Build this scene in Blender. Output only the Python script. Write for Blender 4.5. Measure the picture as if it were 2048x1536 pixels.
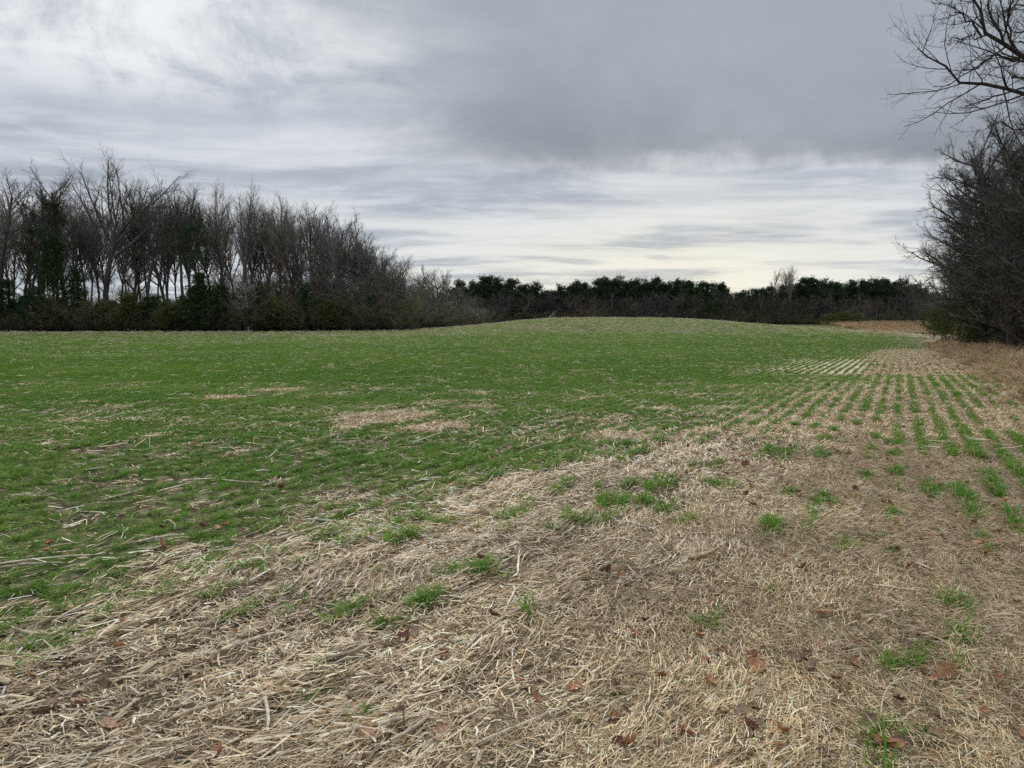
import bpy, math, random
import numpy as np
from mathutils import Vector

for o in list(bpy.data.objects):
    bpy.data.objects.remove(o, do_unlink=True)
S = bpy.context.scene
C = S.collection

# ------------------------------------------------------------------ camera
CAM_H = 1.6
PITCH = math.radians(4.39)
F = 1538.0                       # focal length in pixels of the 2048 wide photograph
cam = bpy.data.cameras.new('camera')
cam.sensor_width = 36.0
cam.lens = 36.0 * F / 2048.0
cam.clip_start = 0.05
cam.clip_end = 20000
co = bpy.data.objects.new('camera', cam)
co.location = (0, 0, CAM_H)
co.rotation_euler = (math.pi / 2 - PITCH, 0, 0)
C.objects.link(co)
S.camera = co

# ------------------------------------------------------------------ light
SUN_EL, SUN_AZ = math.radians(24), math.radians(13)      # azimuth clockwise from +Y
sun = bpy.data.lights.new('sun', 'SUN')
sun.energy = 1.5
sun.angle = math.radians(28)
sun.color = (1.0, 0.95, 0.86)
so = bpy.data.objects.new('sun', sun)
sd = Vector((math.sin(SUN_AZ) * math.cos(SUN_EL), math.cos(SUN_AZ) * math.cos(SUN_EL), math.sin(SUN_EL)))
so.rotation_euler = sd.to_track_quat('Z', 'Y').to_euler()
so.location = (0, 0, 60)
C.objects.link(so)

S.view_settings.view_transform = 'Standard'
S.view_settings.look = 'None'
S.view_settings.gamma = 1.0
S.view_settings.use_curve_mapping = False
S.view_settings.exposure = 0.4
S.cycles.max_bounces = 5
S.cycles.diffuse_bounces = 3
S.cycles.transparent_max_bounces = 4
S.cycles.use_denoising = False
S.cycles.sample_clamp_direct = 3.0
S.cycles.sample_clamp_indirect = 2.0


# ------------------------------------------------------------------ sky
class NT:
    """small wrapper for building math in a node tree"""
    def __init__(s, tree): s.t = tree; s.n = tree.nodes; s.l = tree.links
    def put(s, sock, v):
        if isinstance(v, bpy.types.NodeSocket): s.l.new(v, sock)
        elif isinstance(v, (tuple, list)) and len(v) == 3 and sock.type == 'RGBA': sock.default_value = (*v, 1)
        else: sock.default_value = v
    def m(s, op, a, b=0.0, c=0.0, clamp=False):
        n = s.n.new('ShaderNodeMath'); n.operation = op; n.use_clamp = clamp
        s.put(n.inputs[0], a); s.put(n.inputs[1], b); s.put(n.inputs[2], c)
        return n.outputs[0]
    def ss(s, v, a, b, t0=0.0, t1=1.0):
        n = s.n.new('ShaderNodeMapRange'); n.interpolation_type = 'SMOOTHSTEP'
        s.put(n.inputs[0], v); n.inputs[1].default_value = a; n.inputs[2].default_value = b
        n.inputs[3].default_value = t0; n.inputs[4].default_value = t1
        return n.outputs[0]
    def lin(s, v, a, b, t0=0.0, t1=1.0):
        n = s.n.new('ShaderNodeMapRange')
        s.put(n.inputs[0], v); n.inputs[1].default_value = a; n.inputs[2].default_value = b
        n.inputs[3].default_value = t0; n.inputs[4].default_value = t1
        return n.outputs[0]
    def noise(s, vec, scale, detail=4, rough=0.5, dist=0.0, lac=2.0):
        n = s.n.new('ShaderNodeTexNoise'); n.noise_dimensions = '3D'
        s.put(n.inputs['Vector'], vec); n.inputs['Scale'].default_value = scale
        n.inputs['Detail'].default_value = detail; n.inputs['Roughness'].default_value = rough
        n.inputs['Distortion'].default_value = dist; n.inputs['Lacunarity'].default_value = lac
        return n.outputs[0]
    def xyz(s, x=0.0, y=0.0, z=0.0):
        n = s.n.new('ShaderNodeCombineXYZ'); s.put(n.inputs[0], x); s.put(n.inputs[1], y); s.put(n.inputs[2], z)
        return n.outputs[0]
    def sep(s, v):
        n = s.n.new('ShaderNodeSeparateXYZ'); s.put(n.inputs[0], v); return n.outputs
    def mix(s, f, a, b, mode='MIX'):
        n = s.n.new('ShaderNodeMix'); n.data_type = 'RGBA'; n.blend_type = mode
        s.put(n.inputs[0], f); s.put(n.inputs[6], a); s.put(n.inputs[7], b)
        return n.outputs[2]


def build_world():
    w = bpy.data.worlds.new('World'); S.world = w; w.use_nodes = True
    t = w.node_tree; t.nodes.clear(); k = NT(t)
    out = t.nodes.new('ShaderNodeOutputWorld'); bg = t.nodes.new('ShaderNodeBackground')
    bg.inputs[1].default_value = 0.1
    t.links.new(bg.outputs[0], out.inputs[0])
    sky = t.nodes.new('ShaderNodeTexSky'); sky.sky_type = 'NISHITA'; sky.sun_disc = False
    sky.sun_elevation = SUN_EL; sky.sun_rotation = SUN_AZ; sky.air_density = 1.0; sky.dust_density = 0.6
    tc = t.nodes.new('ShaderNodeTexCoord')
    D = tc.outputs['Generated']
    x, y, z = k.sep(D)[:3]
    zc = k.m('MAXIMUM', z, 0.0)
    # position where the view ray meets the cloud sheets: high sheet and low sheet, in units of their height
    den = k.m('ADD', zc, 0.035)
    px = k.m('DIVIDE', x, den); py = k.m('DIVIDE', y, den)
    P = k.xyz(px, py, 0.0)
    # --- high thin layered cloud: long streaks across the wind
    wob = k.noise(P, 0.22, 3, 0.5)
    P2 = k.xyz(k.m('MULTIPLY', px, 0.55), k.m('ADD', py, k.m('MULTIPLY', wob, 2.4)), 3.1)
    streak = k.noise(P2, 0.85, 6, 0.56, 0.25)
    streak_c = k.ss(streak, 0.36, 0.66)
    fine = k.noise(k.xyz(k.m('MULTIPLY', px, 0.8), py, 9.0), 2.6, 5, 0.6, 0.4)
    base_dark = (0.375, 0.42, 0.485); base_lite = (0.66, 0.695, 0.75)
    col = k.mix(streak_c, base_dark, base_lite)
    col = k.mix(k.ss(fine, 0.45, 0.70, 0, 0.5), col, (0.68, 0.71, 0.755))
    # --- glow of the hidden sun low over the far wood
    az = k.m('ARCTAN2', x, y)
    el = k.m('ARCSINE', z)
    da = k.m('DIVIDE', k.m('SUBTRACT', az, 0.205), 0.27)
    de = k.m('DIVIDE', k.m('SUBTRACT', el, 0.035), 0.085)
    g = k.m('EXPONENT', k.m('MULTIPLY', k.m('ADD', k.m('MULTIPLY', da, da), k.m('MULTIPLY', de, de)), -1.0))
    gs = k.m('MULTIPLY', g, k.lin(streak, 0.42, 0.58, 0.30, 1.0))
    gs = k.m('MINIMUM', gs, 1.0)
    col = k.mix(gs, col, (1.0, 0.93, 0.70))
    da2 = k.m('DIVIDE', k.m('SUBTRACT', az, 0.16), 0.75)
    de2 = k.m('DIVIDE', el, 0.20)
    g2 = k.m('EXPONENT', k.m('MULTIPLY', k.m('ADD', k.m('MULTIPLY', da2, da2), k.m('MULTIPLY', de2, de2)), -1.0))
    col = k.mix(k.m('MULTIPLY', k.m('MULTIPLY', g2, 0.6), k.ss(streak, 0.44, 0.62)), col, (0.77, 0.785, 0.76))
    dn = k.noise(D, 8.5, 10, 0.66, 0.3); dn2 = k.noise(k.xyz(k.m('MULTIPLY', x, 1.2), k.m('MULTIPLY', y, 1.2), z), 14.0, 7, 0.62, 0.5)
    # --- low cloud bank: dark sheet to the north east, billowy sunlit heap to the north west
    warp = k.noise(P, 0.9, 6, 0.62, 0.3)
    wv = k.m('MULTIPLY', k.m('SUBTRACT', warp, 0.5), 1.5)
    warp2 = k.noise(k.xyz(px, py, 5.0), 0.5, 3, 0.5)
    wv2 = k.m('MULTIPLY', k.m('SUBTRACT', warp2, 0.5), 2.2)
    lpx = k.m('ADD', k.m('ADD', px, wv), k.m('MULTIPLY', k.m('SUBTRACT', dn, 0.5), 0.7)); lpy = k.m('ADD', k.m('ADD', k.m('ADD', py, wv2), k.m('MULTIPLY', wv, 0.55)), k.m('MULTIPLY', k.m('SUBTRACT', dn2, 0.5), 0.9))
    edge_n = k.ss(lpy, 3.8, 4.7, 1.0, 0.0)
    edge_w = k.ss(lpx, -0.95, 0.1, 0.0, 1.0)
    bank = k.m('MULTIPLY', edge_n, edge_w)
    belly = k.noise(k.xyz(px, k.m('MULTIPLY', py, 0.7), 2.0), 0.55, 3, 0.45)
    deep = k.m('MULTIPLY', k.ss(py, 2.2, 3.9), k.ss(belly, 0.25, 0.75, 0.75, 1.0))
    bank_col = k.mix(deep, (0.335, 0.372, 0.422), (0.222, 0.246, 0.282))
    bank_col = k.mix(k.ss(belly, 0.45, 0.75, 0, 0.5), bank_col, (0.44, 0.475, 0.53))
    bank_col = k.mix(k.ss(dn, 0.4, 0.7, 0, 0.25), bank_col, (0.46, 0.50, 0.55))
    # billowy heap
    hx = k.m('DIVIDE', k.m('ADD', px, 0.95), 1.05)
    hy = k.m('DIVIDE', k.m('SUBTRACT', py, 2.35), 1.15)
    hr = k.m('SQRT', k.m('ADD', k.m('MULTIPLY', hx, hx), k.m('MULTIPLY', hy, hy)))
    bil = k.m('ADD', k.m('MULTIPLY', k.noise(P, 1.6, 7, 0.6, 0.4), 0.45), k.m('MULTIPLY', dn, 0.55))
    hm = k.ss(k.m('ADD', hr, k.m('MULTIPLY', k.m('SUBTRACT', bil, 0.5), 1.3)), 0.4, 1.25, 1.0, 0.0)
    under = k.ss(k.m('ADD', py, k.m('MULTIPLY', k.m('SUBTRACT', bil, 0.5), 2.0)), 2.7, 3.7)
    heap_col = k.mix(k.ss(bil, 0.39, 0.60), (0.43, 0.47, 0.53), (0.86, 0.88, 0.90))
    heap_col = k.mix(under, heap_col, (0.43, 0.47, 0.55))
    col = k.mix(k.m('MULTIPLY', hm, 0.9), col, heap_col)
    col = k.mix(k.m('MULTIPLY', bank, 0.95), col, bank_col)
    # overcast skies get brighter towards the zenith
    zen = k.ss(z, 0.42, 0.95, 1.0, 3.2)
    v = k.t.nodes.new('ShaderNodeVectorMath'); v.operation = 'SCALE'
    t.links.new(col, v.inputs[0]); k.put(v.inputs[3], k.m('MULTIPLY', zen, 7.9))
    fin = k.mix(0.992, sky.outputs[0], v.outputs[0])
    # below the horizon the world is ground
    fin = k.mix(k.ss(z, -0.03, -0.005), (1.2, 1.1, 0.8), fin)
    t.links.new(fin, bg.inputs[0])
build_world()


# ------------------------------------------------------------------ noise in numpy
def hash2(ix, iy, seed):
    h = (ix.astype(np.int64) * 374761393 + iy.astype(np.int64) * 668265263 + seed * 1274126177) & 0x7fffffff
    h = ((h ^ (h >> 13)) * 1274126177) & 0x7fffffff
    h = ((h ^ (h >> 16)) * 69069) & 0x7fffffff
    return (h & 0xfffff) / float(0xfffff)

def vnoise(x, y, seed=0):
    x = np.asarray(x, float); y = np.asarray(y, float)
    ix = np.floor(x); iy = np.floor(y); fx = x - ix; fy = y - iy
    fx = fx * fx * (3 - 2 * fx); fy = fy * fy * (3 - 2 * fy)
    a = hash2(ix, iy, seed); b = hash2(ix + 1, iy, seed); c = hash2(ix, iy + 1, seed); d = hash2(ix + 1, iy + 1, seed)
    return (a * (1 - fx) + b * fx) * (1 - fy) + (c * (1 - fx) + d * fx) * fy

def fbm(x, y, seed=0, oct=4):
    s = 0; a = 0.5; t = 0
    for i in range(oct):
        s = s + a * vnoise(x * 2 ** i, y * 2 ** i, seed + i * 17); t += a; a *= 0.5
    return s / t

def sst(v, a, b):
    t = np.clip((np.asarray(v, float) - a) / (b - a), 0, 1)
    return t * t * (3 - 2 * t)


# ------------------------------------------------------------------ the lie of the land
def gp(px, py):                                       # flat ground point under a pixel
    r = (py - 768) / F
    dz = -math.sin(PITCH) - r * math.cos(PITCH); dy = math.cos(PITCH) - r * math.sin(PITCH)
    t = -CAM_H / dz
    return (px - 1024) / F * t, dy * t
RD = (0.451, 0.893)                                   # direction of the drill rows
def uv(X, Y): return X * RD[1] - Y * RD[0], X * RD[0] + Y * RD[1]
ROW = 0.30

def height(X, Y):
    X = np.asarray(X, float); Y = np.asarray(Y, float)
    u, v = uv(X, Y)
    h = 0.60 * sst(Y, 70, 135) * (1 - sst(X, 25, 65)) - 0.45 * sst(X, 30, 70) * sst(Y, 70, 135)
    # the low hill in the middle of the field
    dx = np.where(X < 14, (X - 14) / 22.0, np.where(X > 34, (X - 34) / 34.0, 0))
    dy = (Y - 185) / 62.0
    h = h + 2.65 * np.exp(-np.abs(dx) ** 2.0) * np.exp(-np.abs(dy) ** 2.4)
    h = h - 0.35 * np.exp(-((Y - 62) / 38.0) ** 2)
    # slope with the brown grass and the track
    h = h + 2.2 * sst(Y, 170, 262) * sst(X, 45, 85)
    # rolling ground far off
    h = h + sst(np.hypot(X, Y), 320, 2500) * 5.0 * (fbm(X / 500, Y / 500, 5, 2) - 0.5)
    near = 1 - sst(Y, 30, 60)
    h = h + near * (0.05 * (fbm(X / 1.3, Y / 1.3, 3, 3) - 0.5) + 0.012 * np.cos(2 * np.pi * u / ROW))
    # thatch heaped along the harvester's passes
    h = h + near * 0.085 * straw_mask(X, Y) * (fbm(u / 0.35, v / 1.8, 31, 2) - 0.5)
    return h

def green_edge(u, v):
    return u + 2.6 * (fbm(u / 0.7, v / 1.3, 11, 3) - 0.5) + 1.6 * (fbm(u / 4.0, v / 6.0, 12, 2) - 0.5)

def straw_mask(X, Y):
    """1 where the mat of straw lies, 0 in the wheat"""
    u, v = uv(X, Y)
    e = green_edge(u, v)
    return sst(e, -5.3 + 1.3 * sst(v, 7, 13) + 1.0 * sst(v, 14, 30), -3.3 + 2.1 * sst(v, 7, 13) + 1.0 * sst(v, 14, 30)) * (1 - 0.25 * sst(Y, 8, 25))

def sand_mask(X, Y):
    u, v = uv(X, Y)
    n = fbm(X / 2.5, Y / 3.5, 41, 3) - 0.5
    return sst(u + 2 * n, -6.8, -5.3) * (1 - sst(u + 1.0 * n, -1.6, -1.0)) * sst(v + 5 * n, 26, 30) * (1 - sst(v + 5 * n, 44, 47))

TUFTS = [(682, 1213, 34), (853, 1205, 22), (970, 1140, 26), (1190, 1160, 14), (640, 1370, 40), (480, 1370, 18), (1085, 1230, 16), (760, 1255, 14), (740, 1410, 22), (1130, 1335, 12), (900, 1145, 14), (790, 1075, 30), (640, 1085, 24),
         (1415, 1250, 18), (1100, 1165, 14), (1290, 1005, 30), (1225, 1000, 34), (1365, 1035, 14), (1745, 1070, 24), (1690, 1090, 16), (1560, 1050, 24), (1650, 1000, 30), (1930, 1215, 30), (1830, 1320, 46), (1730, 1310, 18), (1560, 905, 30),
         (1940, 1290, 30), (1790, 905, 20), (1790, 940, 22), (1788, 880, 18), (1640, 905, 24), (1860, 880, 22), (1420, 925, 24), (1440, 960, 22), (1830, 1500, 60), (1740, 1215, 14), (2030, 1055, 30), (1880, 970, 24), (1320, 970, 36), (1180, 1035, 24), (1030, 1030, 26), (1010, 1150, 12), (1545, 1180, 10)]
def tuft_spots(X, Y):
    X = np.asarray(X, float); s_ = np.zeros_like(X)
    for px, py, w in TUFTS:
        x0, y0 = gp(px, py); rr = w * y0 / F * 1.05
        du, dv = uv(X - x0, Y - y0)
        s_ = np.maximum(s_, np.exp(-((du / (rr * 0.9)) ** 2 + (dv / (rr * 1.7)) ** 2)))
    return s_

PATCH = [(770, 828, 95), (860, 850, 55), (700, 845, 40), (560, 774, 42), (450, 788, 34), (245, 962, 40), (110, 880, 30), (1235, 868, 60), (1190, 935, 70), (1050, 965, 60), (330, 905, 26), (480, 900, 30), (930, 1000, 80), (700, 990, 60), (560, 955, 34), (340, 1105, 60), (130, 960, 26), (960, 806, 26), (1330, 812, 30), (1060, 880, 26), (640, 900, 24), (60, 985, 30), (420, 1000, 30), (1420, 860, 40)]
def bare_spots(X, Y):
    X = np.asarray(X, float); s_ = np.zeros_like(X)
    for px, py, w in PATCH:
        x0, y0 = gp(px, py); rr = w * y0 / F
        du, dv = uv(X - x0, Y - y0)
        s_ = np.maximum(s_, np.exp(-((du / rr) ** 2 + (dv / (rr * 1.3)) ** 2) ** 1.5))
    return sst(s_ * (0.35 + 1.3 * fbm(X / 0.5, Y / 0.5, 58, 3)), 0.25, 0.6)

def thin_rows(X, Y):
    u, v = uv(X, Y)
    w = u + 0.03 * np.sin(v * 0.9) + 0.05 * (fbm(X / 1.5, Y / 1.5, 57, 2) - 0.5)
    rows = 0.5 + 0.5 * np.cos(2 * np.pi * w / ROW)
    pr = 0.5 * fbm(np.round(w / ROW) * 3.7, v / 1.1, 52, 3) + 0.5 * fbm(np.round(w / ROW) * 5.3, v / 0.38, 59, 3)
    broad = fbm(X / 2.2, Y / 2.2, 53, 2)
    near = sst(v, 5.8, 9.5)
    t = (1 - 0.45 * sst(v, 11, 20)) * (1 - 0.35 * sst(u, -2.5, 0)) * sst(rows, 0.35, 0.8) * sst(pr + 0.5 * (broad - 0.5), 0.60 - 0.11 * near, 0.68 - 0.09 * near) * (0.05 + 0.95 * near)
    return np.maximum(t * (1 - 0.5 * sst(Y, 45, 90)), 0.9 * tuft_spots(X, Y))

def wheat_density(X, Y):
    """how thick the young wheat stands"""
    u, v = uv(X, Y)
    st = straw_mask(X, Y)
    rows = 0.5 + 0.5 * np.cos(2 * np.pi * u / ROW)
    patch = fbm(X / 0.9, Y / 0.9, 51, 3)
    full = sst(patch, 0.14, 0.34) * (0.45 + 0.55 * sst(rows, 0.1, 0.5))
    thin = thin_rows(X, Y)
    full = full * (1 - 0.85 * bare_spots(X, Y))
    d = full * (1 - st) + thin * st
    d = d * (1 - 0.55 * sst(u, 1.0, 2.6))
    # thin, straw-coloured crown of the hill
    hill = sst(Y + 8 * (fbm(X / 25, Y / 25, 55, 2) - 0.5), 97, 105)
    d = d * (1 - 0.62 * hill)
    leftpale = sst(Y, 60, 110) * (1 - sst(X, -25, 5))
    d = d * (1 - 0.45 * leftpale)
    d = d * (1 - sand_mask(X, Y) * (1 - 0.9 * sst(rows, 0.5, 0.8)))
    return np.clip(d, 0, 1) * in_field(X, Y)

WOOD_L = np.array([(-400, 118), (-90, 124), (-40, 127), (-22, 132), (-19, 150), (-18, 175), (-14, 205), (-6, 235), (20, 250), (70, 255), (140, 262), (400, 270)], float)
def wood_edge_y(X): return np.interp(X, WOOD_L[:, 0], WOOD_L[:, 1])
def tree_u(v): return np.interp(v, [0, 30, 50, 70, 110, 160, 260], [8.2, 7.9, 7.4, 8.0, 9.5, 13, 30])

def in_field(X, Y):
    u, v = uv(X, Y)
    a = 1 - sst(Y - wood_edge_y(X), -1.5, 0.5)
    b = 1 - sst(u + 1.5 * (fbm(X / 1.2, Y / 1.2, 61, 3) - 0.5), 2.0, 3.0)
    c = 1 - sedge_mask(X, Y)
    return a * b * c

def sedge_mask(X, Y):
    """the rough brown grass beyond the crop on the east side"""
    u, v = uv(X, Y)
    n = 14 * (fbm(X / 18, Y / 18, 71, 2) - 0.5)
    return sst(Y + n * 0.4, 148, 156) * sst(X + 0.5 * n - 0.25 * (Y - 150), 76, 82)


# ------------------------------------------------------------------ materials
def mat(name, rough=0.85, spec=0.25):
    m = bpy.data.materials.new(name); m.use_nodes = True
    k = NT(m.node_tree); b = m.node_tree.nodes['Principled BSDF']
    b.inputs['Roughness'].default_value = rough
    b.inputs['Specular IOR Level'].default_value = spec
    return m, k, b

def mat_attr(name, rough=0.8, spec=0.2, noise_scale=60, amt=0.3, obj_amt=0.0):
    """colour comes from the per-vertex attribute 'tone', broken up by fine noise"""
    m, k, b = mat(name, rough, spec)
    a = m.node_tree.nodes.new('ShaderNodeAttribute'); a.attribute_name = 'tone'
    g = m.node_tree.nodes.new('ShaderNodeTexCoord')
    n = k.noise(g.outputs['Object'], noise_scale, 3, 0.6)
    f = k.lin(n, 0.25, 0.75, 1 - amt, 1 + amt)
    if obj_amt:
        oi = m.node_tree.nodes.new('ShaderNodeObjectInfo')
        f = k.m('MULTIPLY', f, k.lin(oi.outputs['Random'], 0, 1, 1 - obj_amt, 1 + obj_amt))
    v = m.node_tree.nodes.new('ShaderNodeVectorMath'); v.operation = 'SCALE'
    k.put(v.inputs[0], a.outputs['Color']); k.put(v.inputs[3], f)
    m.node_tree.links.new(v.outputs[0], b.inputs['Base Color'])
    return m

def mat_bark(name, c1, c2, scale=3.0):
    m, k, b = mat(name, 0.9, 0.15)
    g = m.node_tree.nodes.new('ShaderNodeTexCoord')
    s = k.sep(g.outputs['Object'])
    n = k.noise(k.xyz(s[0], s[1], k.m('MULTIPLY', s[2], 0.25)), scale, 5, 0.65)
    oi = m.node_tree.nodes.new('ShaderNodeObjectInfo')
    c = k.mix(k.ss(n, 0.3, 0.7), c1, c2)
    v = m.node_tree.nodes.new('ShaderNodeVectorMath'); v.operation = 'SCALE'
    k.put(v.inputs[0], c); k.put(v.inputs[3], k.lin(oi.outputs['Random'], 0, 1, 0.75, 1.3))
    m.node_tree.links.new(v.outputs[0], b.inputs['Base Color'])
    bp = m.node_tree.nodes.new('ShaderNodeBump'); bp.inputs['Strength'].default_value = 0.5; bp.inputs['Distance'].default_value = 0.03
    m.node_tree.links.new(n, bp.inputs['Height']); m.node_tree.links.new(bp.outputs[0], b.inputs['Normal'])
    return m

def mat_grass(name, c1, c2, c3, obj_name='tint'):
    m, k, b = mat(name, 0.75, 0.12)
    a = m.node_tree.nodes.new('ShaderNodeAttribute'); a.attribute_type = 'INSTANCER'; a.attribute_name = obj_name
    av = m.node_tree.nodes.new('ShaderNodeAttribute'); av.attribute_name = 'tone'
    base = k.mix(a.outputs['Fac'], c1, c2)
    col = k.mix(k.sep(av.outputs['Vector'])[0], base, c3)
    m.node_tree.links.new(col, b.inputs['Base Color'])
    b.inputs['Transmission Weight'].default_value = 0.0
    tr = m.node_tree.nodes.new('ShaderNodeBsdfTranslucent'); m.node_tree.links.new(col, tr.inputs[0])
    mx = m.node_tree.nodes.new('ShaderNodeMixShader'); mx.inputs[0].default_value = 0.25
    out = m.node_tree.nodes['Material Output']
    m.node_tree.links.new(b.outputs[0], mx.inputs[1]); m.node_tree.links.new(tr.outputs[0], mx.inputs[2])
    m.node_tree.links.new(mx.outputs[0], out.inputs[0])
    return m

M = {}
M['bark'] = mat_bark('bark', (0.055, 0.046, 0.038), (0.135, 0.118, 0.10))
M['bark_dark'] = mat_bark('bark_dark', (0.035, 0.030, 0.026), (0.085, 0.074, 0.064))
M['bark_pale'] = mat_bark('bark_pale', (0.11, 0.10, 0.088), (0.23, 0.21, 0.185))
M['bark_dead'] = mat_bark('bark_dead', (0.22, 0.205, 0.185), (0.38, 0.36, 0.33))
M['twig'] = mat_bark('twig', (0.115, 0.098, 0.082), (0.20, 0.175, 0.15), 0.6)
M['twig_brush'] = mat_bark('twig_brush', (0.10, 0.082, 0.064), (0.19, 0.155, 0.118), 0.5)
M['twig_red'] = mat_bark('twig_red', (0.11, 0.052, 0.036), (0.17, 0.09, 0.06), 0.5)
M['twig_olive'] = mat_bark('twig_olive', (0.075, 0.08, 0.035), (0.15, 0.145, 0.07), 0.5)
def leafmat(name, a, b_, c): return mat_grass(name, a, b_, c)
M['cedar'] = mat_attr('cedar_foliage', 0.8, 0.15, 2.0, 0.45, 0.3)
M['straw'] = mat_attr('dry_straw', 0.75, 0.2, 90, 0.22)
M['leaf'] = mat_attr('dead_leaf', 0.7, 0.25, 40, 0.3, 0.25)
M['stalk'] = mat_attr('corn_stalk', 0.65, 0.25, 55, 0.3, 0.15)
M['wheat'] = mat_grass('wheat_blade', (0.080, 0.205, 0.018), (0.185, 0.305, 0.040), (0.36, 0.32, 0.13))
M['residue'] = mat_attr('crop_residue', 0.8, 0.15, 25, 0.25)
M['sedge'] = mat_attr('broom_sedge', 0.85, 0.1, 10, 0.25)

def ground_material():
    m, k, b = mat('field_soil', 0.95, 0.1)
    g = m.node_tree.nodes.new('ShaderNodeTexCoord'); O = g.outputs['Object']
    a = m.node_tree.nodes.new('ShaderNodeAttribute'); a.attribute_name = 'cover'
    a2 = m.node_tree.nodes.new('ShaderNodeAttribute'); a2.attribute_name = 'kinds'
    green, straw, sand = k.sep(a.outputs['Vector'])[:3]
    wood, sedge, thin = k.sep(a2.outputs['Vector'])[:3]
    n1 = k.noise(O, 38, 5, 0.7); n2 = k.noise(O, 7, 5, 0.65, 0.5); n3 = k.noise(O, 0.35, 4, 0.6); n4 = k.noise(O, 160, 3, 0.7)
    soil = k.mix(k.ss(n1, 0.35, 0.7), (0.040, 0.028, 0.018), (0.115, 0.080, 0.052))
    residue = k.mix(k.ss(n4, 0.35, 0.7), (0.15, 0.11, 0.07), (0.50, 0.40, 0.26))
    s2 = k.mix(k.ss(n2, 0.45, 0.62), soil, residue)
    strawc = k.mix(k.m('MULTIPLY', straw, k.ss(n1, 0.35, 0.6)), s2, residue)
    grn = k.mix(k.ss(n2, 0.3, 0.7), (0.065, 0.115, 0.022), (0.125, 0.18, 0.045))
    grn = k.mix(k.ss(n3, 0.35, 0.65, 0, 0.35), grn, (0.14, 0.17, 0.06))
    sx, sy, _z = k.sep(O)[:3]
    uu = k.m('SUBTRACT', k.m('MULTIPLY', sx, RD[1]), k.m('MULTIPLY', sy, RD[0]))
    rowm = k.ss(k.m('COSINE', k.m('MULTIPLY', uu, 2 * math.pi / ROW)), -0.1, 0.6)
    gr_thin = k.m('MULTIPLY', k.m('MULTIPLY', thin, rowm), k.ss(n2, 0.46, 0.60, 0, 0.6))
    gm = k.m('MAXIMUM', k.m('MULTIPLY', green, k.ss(n1, 0.22, 0.52)), gr_thin)
    c = k.mix(gm, strawc, grn)
    c = k.mix(k.m('MULTIPLY', sand, k.m('SUBTRACT', 0.97, k.m('MULTIPLY', rowm, 0.62))), c, k.mix(k.ss(n2, 0.3, 0.7), (0.46, 0.37, 0.235), (0.62, 0.52, 0.35)))
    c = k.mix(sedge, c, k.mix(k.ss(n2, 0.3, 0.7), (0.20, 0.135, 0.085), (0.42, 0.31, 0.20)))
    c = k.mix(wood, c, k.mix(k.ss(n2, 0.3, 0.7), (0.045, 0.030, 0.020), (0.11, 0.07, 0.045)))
    m.node_tree.links.new(c, b.inputs['Base Color'])
    bp = m.node_tree.nodes.new('ShaderNodeBump'); bp.inputs['Strength'].default_value = 0.9; bp.inputs['Distance'].default_value = 0.02
    k.put(bp.inputs['Height'], k.m('ADD', n1, k.m('MULTIPLY', n4, 0.4)))
    m.node_tree.links.new(bp.outputs[0], b.inputs['Normal'])
    return m


# ------------------------------------------------------------------ mesh helpers
def mesh_from(name, V, Q, material, tone=None, smooth=False, extra=None):
    me = bpy.data.meshes.new(name)
    V = np.ascontiguousarray(V, np.float32); Q = np.ascontiguousarray(Q, np.int32)
    nq, w = Q.shape
    me.vertices.add(len(V)); me.vertices.foreach_set('co', V.ravel())
    me.loops.add(nq * w); me.loops.foreach_set('vertex_index', Q.ravel())
    me.polygons.add(nq); me.polygons.foreach_set('loop_start', np.arange(0, nq * w, w, dtype=np.int32))
    if smooth: me.polygons.foreach_set('use_smooth', np.ones(nq, bool))
    if tone is not None:
        at = me.attributes.new('tone', 'FLOAT_VECTOR', 'POINT'); at.data.foreach_set('vector', np.ascontiguousarray(tone, np.float32).ravel())
    for kx, val in (extra or {}).items():
        at = me.attributes.new(kx, 'FLOAT_VECTOR', 'POINT'); at.data.foreach_set('vector', np.ascontiguousarray(val, np.float32).ravel())
    me.update(calc_edges=True)
    me.materials.append(material)
    return me

class Soup:
    def __init__(s): s.V = []; s.Q = []; s.T = []; s.n = 0
    def add(s, V, Q, T=None):
        s.V.append(V); s.Q.append(Q + s.n); s.n += len(V)
        if T is not None: s.T.append(T)
    def mesh(s, name, material, smooth=False):
        return mesh_from(name, np.concatenate(s.V), np.concatenate(s.Q), material, np.concatenate(s.T) if s.T else None, smooth)

def norm(a): return a / np.maximum(np.linalg.norm(a, axis=-1, keepdims=True), 1e-9)

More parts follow.
